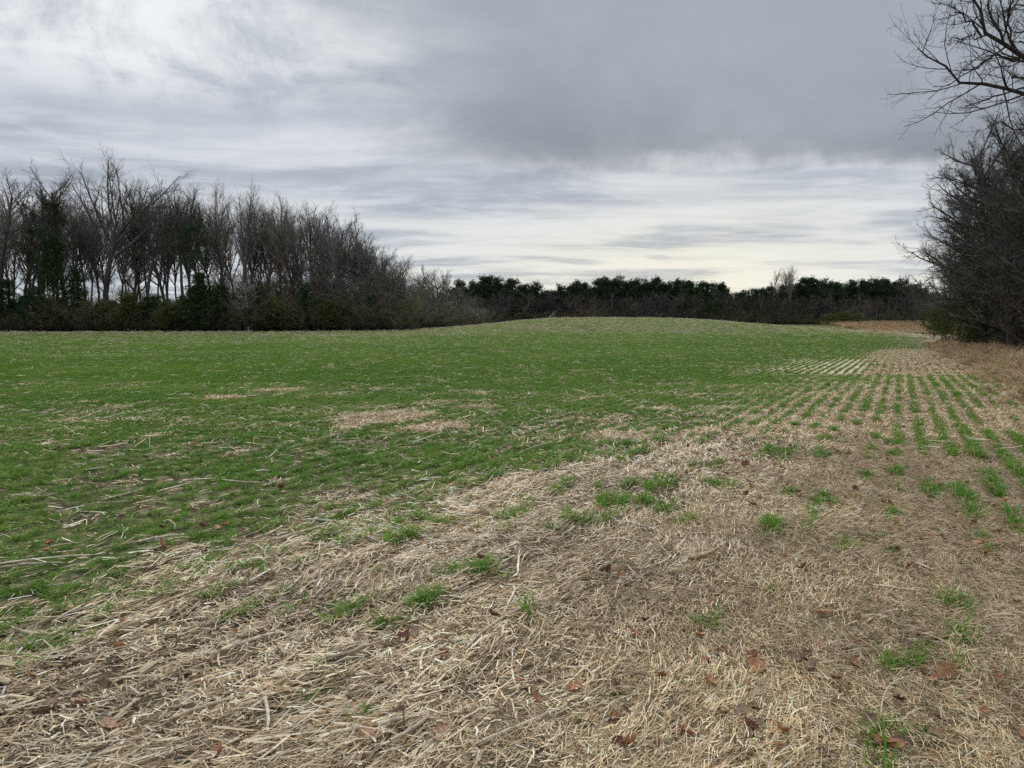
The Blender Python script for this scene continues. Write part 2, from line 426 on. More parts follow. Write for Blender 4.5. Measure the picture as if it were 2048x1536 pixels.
def tubes(P, R, sides, rng, flat=False):
    """P (n,k,3) polylines, R (n,k) radii -> vertices, quads; sides=2 gives ribbons"""
    n, k, _ = P.shape
    T = np.empty_like(P); T[:, 1:-1] = P[:, 2:] - P[:, :-2]; T[:, 0] = P[:, 1] - P[:, 0]; T[:, -1] = P[:, -1] - P[:, -2]
    T = norm(T)
    ref = norm(rng.normal(size=(n, 1, 3))) if not flat else np.broadcast_to(np.array([0, 0, 1.0]), (n, 1, 3)) + rng.normal(size=(n, 1, 3)) * 0.25
    N = norm(np.cross(T, np.broadcast_to(ref, T.shape))); B = np.cross(T, N)
    if sides == 2:
        V = np.stack([P - N * R[..., None], P + N * R[..., None]], 2)
        V = V.reshape(-1, 3)
        base = (np.arange(n)[:, None] * k + np.arange(k - 1)[None]).ravel() * 2
        Q = np.stack([base, base + 1, base + 3, base + 2], 1)
        return V, Q
    a = np.arange(sides) / sides * 2 * np.pi
    V = P[:, :, None] + R[:, :, None, None] * (np.cos(a)[None, None, :, None] * N[:, :, None] + np.sin(a)[None, None, :, None] * B[:, :, None])
    V = V.reshape(-1, 3)
    i = np.arange(n)[:, None, None]; j = np.arange(k - 1)[None, :, None]; q = np.arange(sides)[None, None]
    b0 = (i * k + j) * sides
    Q = np.stack([b0 + q, b0 + (q + 1) % sides, b0 + sides + (q + 1) % sides, b0 + sides + q], -1).reshape(-1, 4)
    return V, Q

def spawn(P, R, rng, m, t0, t1, ang, ang_sd, lenf, radf, k, jit, up, shrink=0.5, rmin=0.003, lsd=0.25, droop=0.0):
    n, K, _ = P.shape
    seg = np.linalg.norm(np.diff(P, axis=1), axis=2); L = seg.sum(1)
    t = t0 + (t1 - t0) * (np.arange(m)[None] + rng.random((n, m))) / m
    f = t * (K - 1); i = np.clip(np.floor(f).astype(int), 0, K - 2); w = (f - i)[..., None]
    ii = np.arange(n)[:, None]
    A = P[ii, i]; Bp = P[ii, i + 1]; pos = A * (1 - w) + Bp * w
    T = norm(Bp - A)
    r = (R[ii, i] * (1 - w[..., 0]) + R[ii, i + 1] * w[..., 0])
    ref = norm(rng.normal(size=(n, m, 3)))
    N = norm(np.cross(T, ref)); B = np.cross(T, N)
    az = (np.arange(m)[None] * 2.399 + rng.random((n, 1)) * 6.28 + rng.normal(size=(n, m)) * 0.5)
    # a stable frame per parent so that children really spread round it
    N0 = norm(np.cross(T, np.broadcast_to(norm(rng.normal(size=(n, 1, 3))), T.shape))); B0 = np.cross(T, N0)
    perp = np.cos(az)[..., None] * N0 + np.sin(az)[..., None] * B0
    an = np.radians(ang + rng.normal(size=(n, m)) * ang_sd)[..., None]
    D = norm(np.cos(an) * T + np.sin(an) * perp)
    tt = (t - t0) / max(t1 - t0, 1e-6)
    ln = L[:, None] * lenf * (1 - shrink * tt) * np.exp(rng.normal(size=(n, m)) * lsd)
    rad = np.maximum(np.minimum(r * radf, r * 0.9), rmin)
    D = D.reshape(-1, 3); pos = pos.reshape(-1, 3); ln = ln.reshape(-1, 1); rad = rad.reshape(-1)
    Q = np.empty((n * m, k, 3)); Q[:, 0] = pos
    for j in range(1, k):
        D = D + rng.normal(size=D.shape) * jit + np.array([0, 0, up]) - np.array([0, 0, droop * j])
        D = norm(D); Q[:, j] = Q[:, j - 1] + D * ln / (k - 1)
    prof = np.linspace(1, 0.32, k)[None]
    return Q, np.maximum(rad[:, None] * prof, rmin * 0.6)

def trunk_line(rng, H, r0, k=9, lean=0.04, wig=0.012, top=0.18, base=(0, 0, 0)):
    P = np.zeros((1, k, 3)); d = np.array([rng.normal() * lean, rng.normal() * lean, 1.0])
    p = np.array(base, float); P[0, 0] = p
    for j in range(1, k):
        d = d + np.array([rng.normal() * wig * 6, rng.normal() * wig * 6, 0]); d /= np.linalg.norm(d)
        p = p + d * H / (k - 1); P[0, j] = p
    t = np.linspace(0, 1, k)
    R = r0 * (1 - (1 - top) * t ** 0.9); R[0] *= 1.35
    P[0, 0, 2] -= 0.3
    return P, R[None]

def bare_tree(seed, H=1.0, form='forest', twig=2, density=1.0, barkm='bark', twigm='twig', wide=0.012, name='bare_tree'):
    """returns (trunk mesh, crown mesh); H metres tall"""
    rng = np.random.default_rng(seed)
    slim = form == 'forest' and seed % 5 not in (1, 4)
    if form == 'forest':      th, r0, t0, m1, a1, l1, up1 = (0.86, H * 0.0095, (0.30, 0.42, 0.50)[seed % 3], 22, 44, 0.235, 0.09) if slim else (0.72, H * 0.0100, 0.52, 16, 36, 0.42, 0.11)
    elif form == 'poplar':    th, r0, t0, m1, a1, l1, up1 = 0.60, H * 0.0120, 0.62, 15, 32, 0.60, 0.11
    elif form == 'spread':    th, r0, t0, m1, a1, l1, up1 = 0.55, H * 0.018, 0.28, 11, 50, 0.92, 0.10
    elif form == 'edge':      th, r0, t0, m1, a1, l1, up1 = 0.80, H * 0.012, 0.12, 26, 60, 0.38, 0.05
    elif form == 'pole':      th, r0, t0, m1, a1, l1, up1 = 0.90, H * 0.0095, 0.40, 12, 36, 0.27, 0.10
    P0, R0 = trunk_line(rng, H * th, r0 * 1.3, 10, top=0.50, lean=0.03)
    P1, R1 = spawn(P0, R0, rng, m1, t0, 1.0, a1, 7 if form in ('forest', 'poplar') else 9, l1, 0.66, 8, 0.06 if form in ('forest', 'poplar', 'pole') else 0.09, up1, shrink=0.15 if form in ('forest', 'poplar') else 0.40, lsd=0.14)
    P2, R2 = spawn(P1, R1, rng, 8, 0.22, 1.0, 36, 11, 0.44, 0.62, 6, 0.12, 0.05)
    n3 = int(7 * density) - (1 if form == 'forest' else 0)
    P3, R3 = spawn(P2, R2, rng, n3, 0.15, 1.0, 38, 12, 0.50, 0.62, 4, 0.14, 0.04, rmin=wide * 0.9)
    P4, R4 = spawn(P3, R3, rng, int(7 * density), 0.12, 1.0, 38, 14, 0.62, 0.65, 3, 0.16, 0.03, rmin=wide * 0.62)
    st, sc = Soup(), Soup()
    st.add(*tubes(P0, R0, 8, rng))
    sc.add(*tubes(P1, R1, 5, rng)); sc.add(*tubes(P2, R2, 3, rng)); sc.add(*tubes(P3, R3, 2, rng)); sc.add(*tubes(P4, R4, 2, rng))
    return st.mesh(name + '_trunk', M[barkm], True), sc.mesh(name + '_crown', M[twigm])

def brush(seed, H, W, stems, twigm='twig_brush', dense=5):
    """a thicket shrub: many stems from the ground, arching, full of twigs"""
    rng = np.random.default_rng(seed)
    k = 6; P = np.zeros((stems, k, 3)); a = rng.random(stems) * 6.28
    P[:, 0, 0] = np.cos(a) * W * 0.22 * rng.random(stems); P[:, 0, 1] = np.sin(a) * W * 0.22 * rng.random(stems); P[:, 0, 2] = -0.1
    out = rng.random(stems) * 0.75
    D = norm(np.stack([np.cos(a) * out, np.sin(a) * out, np.ones(stems)], 1))
    L = H * (0.65 + 0.5 * rng.random(stems))[:, None]
    for j in range(1, k):
        D = norm(D + rng.normal(size=D.shape) * 0.10 + np.stack([np.cos(a), np.sin(a), -0.3 * np.ones(stems)], 1) * 0.05 * j * W / H * out[:, None])
        P[:, j] = P[:, j - 1] + D * L / (k - 1)
    R = np.linspace(0.035, 0.012, k)[None] * (0.6 + 0.8 * rng.random((stems, 1))) * H / 5
    P1, R1 = spawn(P, R, rng, 7, 0.12, 1.0, 42, 14, 0.42, 0.6, 4, 0.2, 0.04, rmin=0.012)
    P2, R2 = spawn(P1, R1, rng, dense, 0.1, 1.0, 42, 16, 0.5, 0.65, 3, 0.22, 0.03, rmin=0.010)
    P3, R3 = spawn(P2, R2, rng, 4, 0.1, 1.0, 42, 16, 0.55, 0.65, 3, 0.22, 0.02, rmin=0.008)
    s = Soup(); s.add(*tubes(P, R, 4, rng)); st = s.mesh('shrub_stems', M['bark'])
    s = Soup(); s.add(*tubes(P1, R1, 2, rng)); s.add(*tubes(P2, R2, 2, rng)); s.add(*tubes(P3, R3, 2, rng))
    return st, s.mesh('shrub_twigs', M[twigm])

def sprays(cent, dirs, size, per, rng, width, tone_fn, blades_k=2):
    """clusters of small pointed ribbons round each centre"""
    n = len(cent)
    c = np.repeat(cent, per, 0); d = np.repeat(dirs, per, 0); sz = np.repeat(size, per)
    D = norm(d * 0.7 + rng.normal(size=c.shape) * 0.75)
    o = c + rng.normal(size=c.shape) * sz[:, None] * 0.38
    L = sz * (0.55 + 0.7 * rng.random(len(c)))
    P = np.stack([o, o + D * L[:, None]], 1)
    R = np.stack([np.full(len(c), 1.0) * width, np.full(len(c), 0.35) * width], 1) * (0.7 + 0.6 * rng.random((len(c), 1)))
    V, Q = tubes(P, R, 2, rng)
    t = np.repeat(tone_fn(rng, n), per, 0); t = np.repeat(t, 4, 0)
    return V, Q, t

def evergreen(seed, H, W, n, kind='cedar', sz=0.16, width=0.02):
    """dense evergreen: foliage sprays in clumps over an irregular cone or dome, down to the ground"""
    rng = np.random.default_rng(seed)
    nb = 46
    # boughs
    t = (np.arange(nb) + rng.random(nb)) / nb
    a = np.arange(nb) * 2.399 + rng.normal(size=nb) * 0.4
    if kind == 'cedar': prof = (1 - t) ** 0.75 * 0.95 + 0.06
    else: prof = np.sqrt(np.maximum(1 - (t - 0.25) ** 2 / 0.62, 0.02)) * (0.65 + 0.5 * rng.random(nb))
    ln = W / 2 * prof * (0.65 + 0.55 * rng.random(nb))
    z0 = 0.06 * H + t * H * 0.86
    k = 5; P = np.zeros((nb, k, 3)); P[:, 0, 2] = z0
    D = np.stack([np.cos(a), np.sin(a), 0.25 + 0.5 * t], 1); D = norm(D)
    for j in range(1, k):
        D = norm(D + rng.normal(size=D.shape) * 0.12 + np.array([0, 0, 0.06])); P[:, j] = P[:, j - 1] + D * ln[:, None] / (k - 1)
    R = np.linspace(0.02, 0.006, k)[None] * np.ones((nb, 1)) * H / 5
    f = rng.random(n) ** 0.6; b = rng.integers(0, nb, n)
    fi = f * (k - 1); i = np.clip(fi.astype(int), 0, k - 2); w = (fi - i)[:, None]
    c = P[b, i] * (1 - w) + P[b, i + 1] * w + rng.normal(size=(n, 3)) * (0.10 * W * 0.5) * np.array([1, 1, 0.8])
    d = norm(P[b, -1] - P[b, 0]) + np.array([0, 0, 0.35])
    pal = {'cedar': ((0.022, 0.045, 0.016), (0.050, 0.080, 0.026)), 'olive': ((0.045, 0.060, 0.016), (0.110, 0.115, 0.030)),
           'holly': ((0.018, 0.048, 0.022), (0.045, 0.090, 0.035)), 'oakleaf': ((0.085, 0.045, 0.022), (0.15, 0.085, 0.045)), 'dome': ((0.035, 0.06, 0.015), (0.13, 0.155, 0.035))}[kind if kind in ('cedar', 'olive', 'holly', 'oakleaf', 'dome') else 'cedar']
    def tf(rng, m):
        q = rng.random((m, 1)); bb = (rng.random(nb)[b])[:, None]
        q = 0.5 * q + 0.5 * bb
        return np.array(pal[0]) * (1 - q) + np.array(pal[1]) * q
    s = Soup(); V, Q, T = sprays(c, d, np.full(n, sz), 9, rng, width, tf); s.add(V, Q, T)
    crown = s.mesh('evergreen_crown', M['cedar'])
    P0, R0 = trunk_line(rng, H * 0.92, H * 0.016, 6, top=0.15)
    s = Soup(); s.add(*tubes(P0, R0, 6, rng)); s.add(*tubes(P, R, 3, rng))
    return s.mesh('evergreen_trunk', M['bark_dark'], True), crown

def pine(seed, H, crown_from=0.45, W=0.33, n=230, sz=0.34, width=0.045, scraggy=0.0):
    rng = np.random.default_rng(seed)
    P0, R0 = trunk_line(rng, H * 0.97, H * 0.0105, 9, top=0.25, lean=0.02, wig=0.006)
    m = 34
    P1, R1 = spawn(P0, R0, rng, m, crown_from, 0.99, 70, 12, W * 0.62, 0.35, 5, 0.12, 0.05, shrink=0.55, lsd=0.28)
    P2, R2 = spawn(P1, R1, rng, 4, 0.35, 1.0, 42, 10, 0.40, 0.6, 3, 0.16, 0.10)
    pts = np.concatenate([P1[:, -1], P1[:, -2], P2[:, -1], P2[:, 1], P0[:, -1]])
    dr = norm(np.concatenate([P1[:, -1] - P1[:, -2], P1[:, -2] - P1[:, -3], P2[:, -1] - P2[:, 0], P2[:, 1] - P2[:, 0], P0[:, -1] - P0[:, -2]]))
    keep = rng.random(len(pts)) > scraggy
    keep[-1] = True
    pts = pts[keep]; dr = dr[keep]
    rep = 4; pts = np.repeat(pts, rep, 0) + rng.normal(size=(len(pts) * rep, 3)) * 0.42; dr = np.repeat(dr, rep, 0) + np.array([0, 0, 0.5])
    def tf(rng, mm):
        q = rng.random((mm, 1)); return np.array((0.022, 0.042, 0.020)) * (1 - q) + np.array((0.055, 0.085, 0.034)) * q
    s = Soup(); V, Q, T = sprays(pts, dr, np.full(len(pts), sz), 12, rng, width, tf); s.add(V, Q, T)
    crown = s.mesh('pine_crown', M['cedar'])
    s = Soup(); s.add(*tubes(P0, R0, 7, rng)); s.add(*tubes(P1, R1, 3, rng)); s.add(*tubes(P2, R2, 3, rng))
    return s.mesh('pine_trunk', M['bark_dark'], True), crown


# ------------------------------------------------------------------ objects
def tag(o, label, cat=None, group=None, kind=None):
    if label: o['label'] = label
    if cat: o['category'] = cat
    if group: o['group'] = group
    if kind: o['kind'] = kind
    return o

def link(name, me, parent=None):
    o = bpy.data.objects.new(name, me); C.objects.link(o)
    if parent: o.parent = parent
    return o

def place_thing(name, parts, X, Y, scale, rot, label, cat, group=None, sx=None, tilt=(0, 0), dz=0.0):
    """parts: [(part name, mesh)]; an Empty at the base with the parts under it"""
    e = bpy.data.objects.new(name, None); C.objects.link(e)
    e.empty_display_size = 0.5
    e.location = (X, Y, float(height(X, Y)) + dz); e.rotation_euler = (tilt[0], tilt[1], rot)
    e.scale = (sx or scale, sx or scale, scale)
    for pn, me in parts: link(pn, me, e)
    e['_size'] = float(scale)
    return tag(e, label, cat, group)

def at(px, d): return (px - 1024) / F * d, d          # ground point seen in column px at depth d
def z_at(py, d): return CAM_H + (650 - py) / F * d    # height seen in row py at depth d


# ------------------------------------------------------------------ ground
def axis(lo, hi, fine_lo, fine_hi, step, grow=1.06):
    a = list(np.arange(fine_lo, fine_hi + step / 2, step))
    s = step; x = fine_hi
    while x < hi: s *= grow; x += s; a.append(x)
    s = step; x = fine_lo
    while x > lo: s *= grow; x -= s; a.insert(0, x)
    return np.array(a)

def build_ground():
    xs = axis(-3500, 3500, -6, 9, 0.075, 1.05); ys = axis(-600, 5500, 2, 16, 0.075, 1.04)
    X, Y = np.meshgrid(xs, ys); Z = height(X, Y)
    V = np.stack([X, Y, Z], -1).reshape(-1, 3)
    ny, nx = X.shape
    i = (np.arange(ny - 1)[:, None] * nx + np.arange(nx - 1)[None]).ravel()
    Q = np.stack([i, i + 1, i + nx + 1, i + nx], 1)
    Xf, Yf = X.ravel(), Y.ravel(); u, v = uv(Xf, Yf)
    cover = np.stack([np.clip(wheat_density(Xf, Yf) * 1.0, 0, 1), straw_mask(Xf, Yf), sand_mask(Xf, Yf)], 1)
    far = sst(Yf, 13, 17)       # where grid is coarser than the rows, use their mean
    mean = 0.62 * (1 - straw_mask(Xf, Yf)) * (1 - 0.60 * sst(Yf, 97, 105)) * in_field(Xf, Yf)
    cover[:, 0] = cover[:, 0] * 0.4 * (1 - far) + mean * far
    e_, v_ = uv(Xf, Yf)
    thinp = 0.75 * straw_mask(Xf, Yf) * sst(v_, 8, 13) * (1 - 0.5 * sst(Yf, 45, 90)) * in_field(Xf, Yf) * (1 - 0.5 * sst(e_, 1.0, 2.6))
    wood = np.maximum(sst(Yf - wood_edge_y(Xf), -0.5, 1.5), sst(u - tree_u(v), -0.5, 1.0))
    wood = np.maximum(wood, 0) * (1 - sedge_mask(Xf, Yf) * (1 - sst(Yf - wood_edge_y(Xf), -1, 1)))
    margin = sst(u + 1.5 * (fbm(Xf / 1.2, Yf / 1.2, 61, 3) - 0.5), 2.0, 3.0) * 0.85
    sed = np.maximum(sedge_mask(Xf, Yf), margin) * (1 - wood)
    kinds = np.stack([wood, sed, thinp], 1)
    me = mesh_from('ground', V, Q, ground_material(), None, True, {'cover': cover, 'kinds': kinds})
    o = link('field_ground', me)
    tag(o, 'gently rolling crop field of young green wheat and tan straw residue', kind='structure')
build_ground()

def build_track():
    """worn two-rut farm track climbing the brown grass slope"""
    P = [(52, 98), (65, 125), (78, 150), (94, 180), (110, 208), (124, 234), (136, 256)]
    P = np.array(P, float); t = np.linspace(0, len(P) - 1, 40)
    cx = np.interp(t, range(len(P)), P[:, 0]); cy = np.interp(t, range(len(P)), P[:, 1])
    tx = np.gradient(cx); ty = np.gradient(cy); l = np.hypot(tx, ty); nx_, ny_ = ty / l, -tx / l
    offs = np.array([-1.4, -0.9, -0.5, 0, 0.5, 0.9, 1.4])
    X = cx[:, None] + nx_[:, None] * offs; Y = cy[:, None] + ny_[:, None] * offs
    Z = height(X, Y) + 0.05 + 0.05 * np.cos(offs * 3.4)[None]
    V = np.stack([X, Y, Z], -1).reshape(-1, 3); n, m = X.shape
    i = (np.arange(n - 1)[:, None] * m + np.arange(m - 1)[None]).ravel()
    Q = np.stack([i, i + m, i + m + 1, i + 1], 1)
    mt, k, b = mat('track_grass', 0.95, 0.1)
    g = mt.node_tree.nodes.new('ShaderNodeTexCoord')
    nn = k.noise(g.outputs['Object'], 1.2, 5, 0.7)
    c = k.mix(k.ss(nn, 0.4, 0.6), (0.13, 0.14, 0.06), (0.36, 0.30, 0.19)); mt.node_tree.links.new(c, b.inputs['Base Color'])
    tag(link('dirt_track', mesh_from('dirt_track', V, Q, mt, None, True)), 'pale grassy farm track climbing through brown grass beside the cedars', kind='structure')
build_track()


# ------------------------------------------------------------------ scattering of uncountable stuff
def scatter(name, X, Y, rot, sc, vi, tint, variants, label, dz=0.0):
    """one object: points carrying small meshes through geometry nodes"""
    n = len(X); Z = height(X, Y) + dz
    me = bpy.data.meshes.new(name)
    me.vertices.add(n); me.vertices.foreach_set('co', np.stack([X, Y, Z], 1).astype(np.float32).ravel())
    def fa(nm, tp, key, val):
        a = me.attributes.new(nm, tp, 'POINT'); a.data.foreach_set(key, np.ascontiguousarray(val).ravel())
    fa('rot', 'FLOAT_VECTOR', 'vector', rot.astype(np.float32))
    fa('sc', 'FLOAT_VECTOR', 'vector', (np.repeat(sc[:, None], 3, 1) if sc.ndim == 1 else sc).astype(np.float32))
    fa('vi', 'INT', 'value', vi.astype(np.int32))
    fa('tint', 'FLOAT', 'value', tint.astype(np.float32))
    col = bpy.data.collections.new(name + '_variants')
    for i, m in enumerate(variants):
        o = bpy.data.objects.new('%s_variant_%02d' % (name, i), m); col.objects.link(o)
    ng = bpy.data.node_groups.new(name + '_nodes', 'GeometryNodeTree')
    ng.interface.new_socket('Geometry', in_out='INPUT', socket_type='NodeSocketGeometry')
    ng.interface.new_socket('Geometry', in_out='OUTPUT', socket_type='NodeSocketGeometry')
    gi = ng.nodes.new('NodeGroupInput'); go = ng.nodes.new('NodeGroupOutput')
    ci = ng.nodes.new('GeometryNodeCollectionInfo'); ci.inputs['Collection'].default_value = col
    ci.inputs['Separate Children'].default_value = True; ci.inputs['Reset Children'].default_value = True
    ip = ng.nodes.new('GeometryNodeInstanceOnPoints'); ip.inputs['Pick Instance'].default_value = True
    def na(nm, dt):
        q = ng.nodes.new('GeometryNodeInputNamedAttribute'); q.data_type = dt; q.inputs['Name'].default_value = nm; return q.outputs['Attribute']
    L = ng.links
    L.new(gi.outputs[0], ip.inputs['Points']); L.new(ci.outputs[0], ip.inputs['Instance'])
    L.new(na('vi', 'INT'), ip.inputs['Instance Index']); L.new(na('rot', 'FLOAT_VECTOR'), ip.inputs['Rotation'])
    L.new(na('sc', 'FLOAT_VECTOR'), ip.inputs['Scale'])
    L.new(ip.outputs[0], go.inputs[0])
    o = bpy.data.objects.new(name, me); C.objects.link(o)
    md = o.modifiers.new('scatter', 'NODES'); md.node_group = ng
    return tag(o, label, kind='stuff')

def random_points(rng, n, dmin, dmax, side=0.70, power=1.0, x0=None):
    """points in the wedge the camera and its neighbours can see; power 1 = even over the ground"""
    f = rng.random(n)
    e = 1 + power
    d = (dmin ** e + f * (dmax ** e - dmin ** e)) ** (1 / e)
    X = (rng.random(n) * 2 - 1) * (side * d + 0.8)
    return X, d

# --- young wheat
def wheat_clump(seed, blades, spread, hgt, wid):
    rng = np.random.default_rng(seed)
    n = blades; k = 4
    o = np.stack([rng.normal(size=n) * 0.35 * spread[0], rng.normal(size=n) * 0.35 * spread[1], np.zeros(n) - 0.01], 1)
    a = rng.random(n) * 6.28; out = 0.35 + 0.8 * rng.random(n)
    D = norm(np.stack([np.cos(a) * out, np.sin(a) * out, np.ones(n)], 1)); L = hgt * (0.5 + 0.8 * rng.random(n))[:, None]
    P = np.zeros((n, k, 3)); P[:, 0] = o
    for j in range(1, k):
        P[:, j] = P[:, j - 1] + D * L / (k - 1)
        D = norm(D + np.stack([np.cos(a) * 0.35, np.sin(a) * 0.35, -0.28 * np.ones(n)], 1) + rng.normal(size=D.shape) * 0.08)
    R = np.array([0.8, 1.0, 0.75, 0.12])[None] * wid * (0.7 + 0.6 * rng.random((n, 1)))
    V, Q = tubes(P, R, 2, rng, flat=True)
    dead = (rng.random(n) < 0.10).astype(float)
    tip = np.array([0.1, 0.0, 0.0, 0.15])[None] * rng.random((n, 1))
    t = np.clip(tip + dead[:, None] * 0.9, 0, 1); T = np.repeat(np.repeat(t[..., None], 3, 2)[:, :, None], 2, 2).reshape(-1, 3)
    s = Soup(); s.add(V, Q, T); return s.mesh('wheat_tuft', M['wheat'])

def build_wheat():
    rng = np.random.default_rng(101)
    small = [wheat_clump(200 + i, 20, (0.10, 0.035), 0.095, 0.0024) for i in range(8)]
    N = 760000
    X, Y = random_points(rng, N, 2.4, 26)
    # snap towards the drill rows
    u, v = uv(X, Y); X0, Y0 = X, Y; ur = np.round(u / ROW) * ROW; u2 = ur + rng.normal(size=N) * (0.022 + 0.065 * (1 - straw_mask(X, Y))) + 0.02 * np.sin(v * 1.7 + ur * 3)
    sel = straw_mask(X, Y)
    u2 = u2 * 1.0
    X = u2 * RD[1] + v * RD[0]; Y = -u2 * RD[0] + v * RD[1]
    sp = tuft_spots(X0, Y0) > 0.4; X = np.where(sp, X0, X); Y = np.where(sp, Y0, Y)
    dens = wheat_density(X, Y)
    area = 0.7 * 26 * 26; per = N / area      # candidates per m2
    keep = rng.random(N) < dens * np.minimum(190.0 / per, 1)
    X, Y = X[keep], Y[keep]; n = len(X); print('wheat near', n)
    rz = math.atan2(RD[1], RD[0]) + rng.normal(size=n) * 0.25
    rot = np.stack([rng.normal(size=n) * 0.08, rng.normal(size=n) * 0.08, rz], 1)
    vig = 0.55 + 0.75 * fbm(X / 1.5, Y / 1.5, 81, 3)
    sc = vig * (0.75 + 0.5 * rng.random(n)) * (1 + 0.35 * straw_mask(X, Y))
    tint = np.clip(0.35 + 1.1 * (fbm(X / 3, Y / 3, 82, 3) - 0.5) + rng.normal(size=n) * 0.18, 0, 1)
    scatter('young_wheat', X, Y, rot, sc, rng.integers(0, 8, n), tint, small, 'short bright green wheat seedlings in drill rows across the field', 0.022 * straw_mask(X, Y))
    # further out the tufts come in broader patches
    big = [wheat_clump(300 + i, 60, (0.55, 0.22), 0.10, 0.006) for i in range(6)]
    mid = [wheat_clump(320 + i, 44, (0.34, 0.045), 0.10, 0.0042) for i in range(6)]
    N = 360000
    X, Y = random_points(rng, N, 23, 78, side=0.84, power=0.5)
    u, v = uv(X, Y); u = np.round(u / ROW) * ROW + rng.normal(size=N) * (0.02 + 0.07 * (1 - straw_mask(X, Y)) * (1 - sand_mask(X, Y))); X = u * RD[1] + v * RD[0]; Y = -u * RD[0] + v * RD[1]
    keep = rng.random(N) < wheat_density(X, Y) * 0.6 * (1 - 0.6 * sand_mask(X, Y))
    X, Y = X[keep], Y[keep]; n = len(X)
    rot = np.stack([np.zeros(n), np.zeros(n), math.atan2(RD[1], RD[0]) + rng.normal(size=n) * 0.06], 1)
    tint = np.clip(0.45 + 1.0 * (fbm(X / 5, Y / 8, 82, 3) - 0.5) + rng.normal(size=n) * 0.15, 0, 1)
    scatter('wheat_rows', X, Y, rot, (0.75 + 0.5 * rng.random(n)) * (1 - 0.38 * straw_mask(X, Y)), rng.integers(0, 6, n), tint, mid, 'rows of young green wheat in the middle of the field')
    N = 420000
    X, Y = random_points(rng, N, 62, 240, side=0.84, power=0.15)
    dens = wheat_density(X, Y)
    u, v = uv(X, Y)
    # candidates thin out with distance, so patches grow broader there
    keep = rng.random(N) < dens * 0.75 * (0.3 + 0.7 * sst(Y, 62, 78))
    X, Y = X[keep], Y[keep]; n = len(X); print('wheat far', n)
    rot = np.stack([np.zeros(n), np.zeros(n), math.atan2(RD[1], RD[0]) + rng.normal(size=n) * 0.2], 1)
    grow = 1 + 1.6 * sst(Y, 40, 200)
    sc = np.stack([grow, grow, np.ones(n)], 1) * (0.7 + 0.6 * rng.random((n, 1)))
    tint = np.clip(0.45 + 0.25 * sst(Y, 30, 120) + 0.3 * sst(Y, 96, 106) + 1.0 * (fbm(X / 6, Y / 12, 82, 3) - 0.5) + rng.normal(size=n) * 0.15, 0, 1)
    scatter('distant_wheat', X, Y, rot, sc, rng.integers(0, 6, n), tint, big, 'green wheat covering the middle and far parts of the field')
build_wheat()

# --- the mat of straw
PALE = np.array([(0.74, 0.58, 0.37), (0.87, 0.74, 0.51), (0.60, 0.44, 0.26), (0.38, 0.26, 0.15), (0.15, 0.10, 0.06), (0.92, 0.83, 0.66)])
def flow(X, Y):
    u, v = uv(X, Y)
    base = math.atan2(RD[1], RD[0]) - 0.25
    return base + 2.6 * (fbm(X / 1.6, Y / 1.6, 91, 2) - 0.5) - 0.55 * sst(u, -4, 1) * 0.0

def straw_piece(rng, X, Y, L, W, th, z, pitch, roll, bend, tone):
    n = len(X); k = 3
    c = np.stack([X, Y, height(X, Y) + z], 1)
    d = np.stack([np.cos(th) * np.cos(pitch), np.sin(th) * np.cos(pitch), np.sin(pitch)], 1)
    side = np.stack([-np.sin(th), np.cos(th), np.zeros(n)], 1)
    upv = np.cross(d, side); sd_ = side * np.cos(roll)[:, None] + upv * np.sin(roll)[:, None]
    P = np.stack([c - d * L[:, None] / 2, c + side * (bend * L)[:, None] + np.array([0, 0, 1.0]) * (np.abs(bend) * L * 0.4)[:, None], c + d * L[:, None] / 2], 1)
    Wd = np.stack([W, W, W * 0.7], 1)
    V = np.stack([P - sd_[:, None] * Wd[..., None] / 2, P + sd_[:, None] * Wd[..., None] / 2], 2).reshape(-1, 3)
    base = (np.arange(n)[:, None] * k + np.arange(k - 1)[None]).ravel() * 2
    Q = np.stack([base, base + 1, base + 3, base + 2], 1)
    return V, Q, np.repeat(tone, 6, 0)

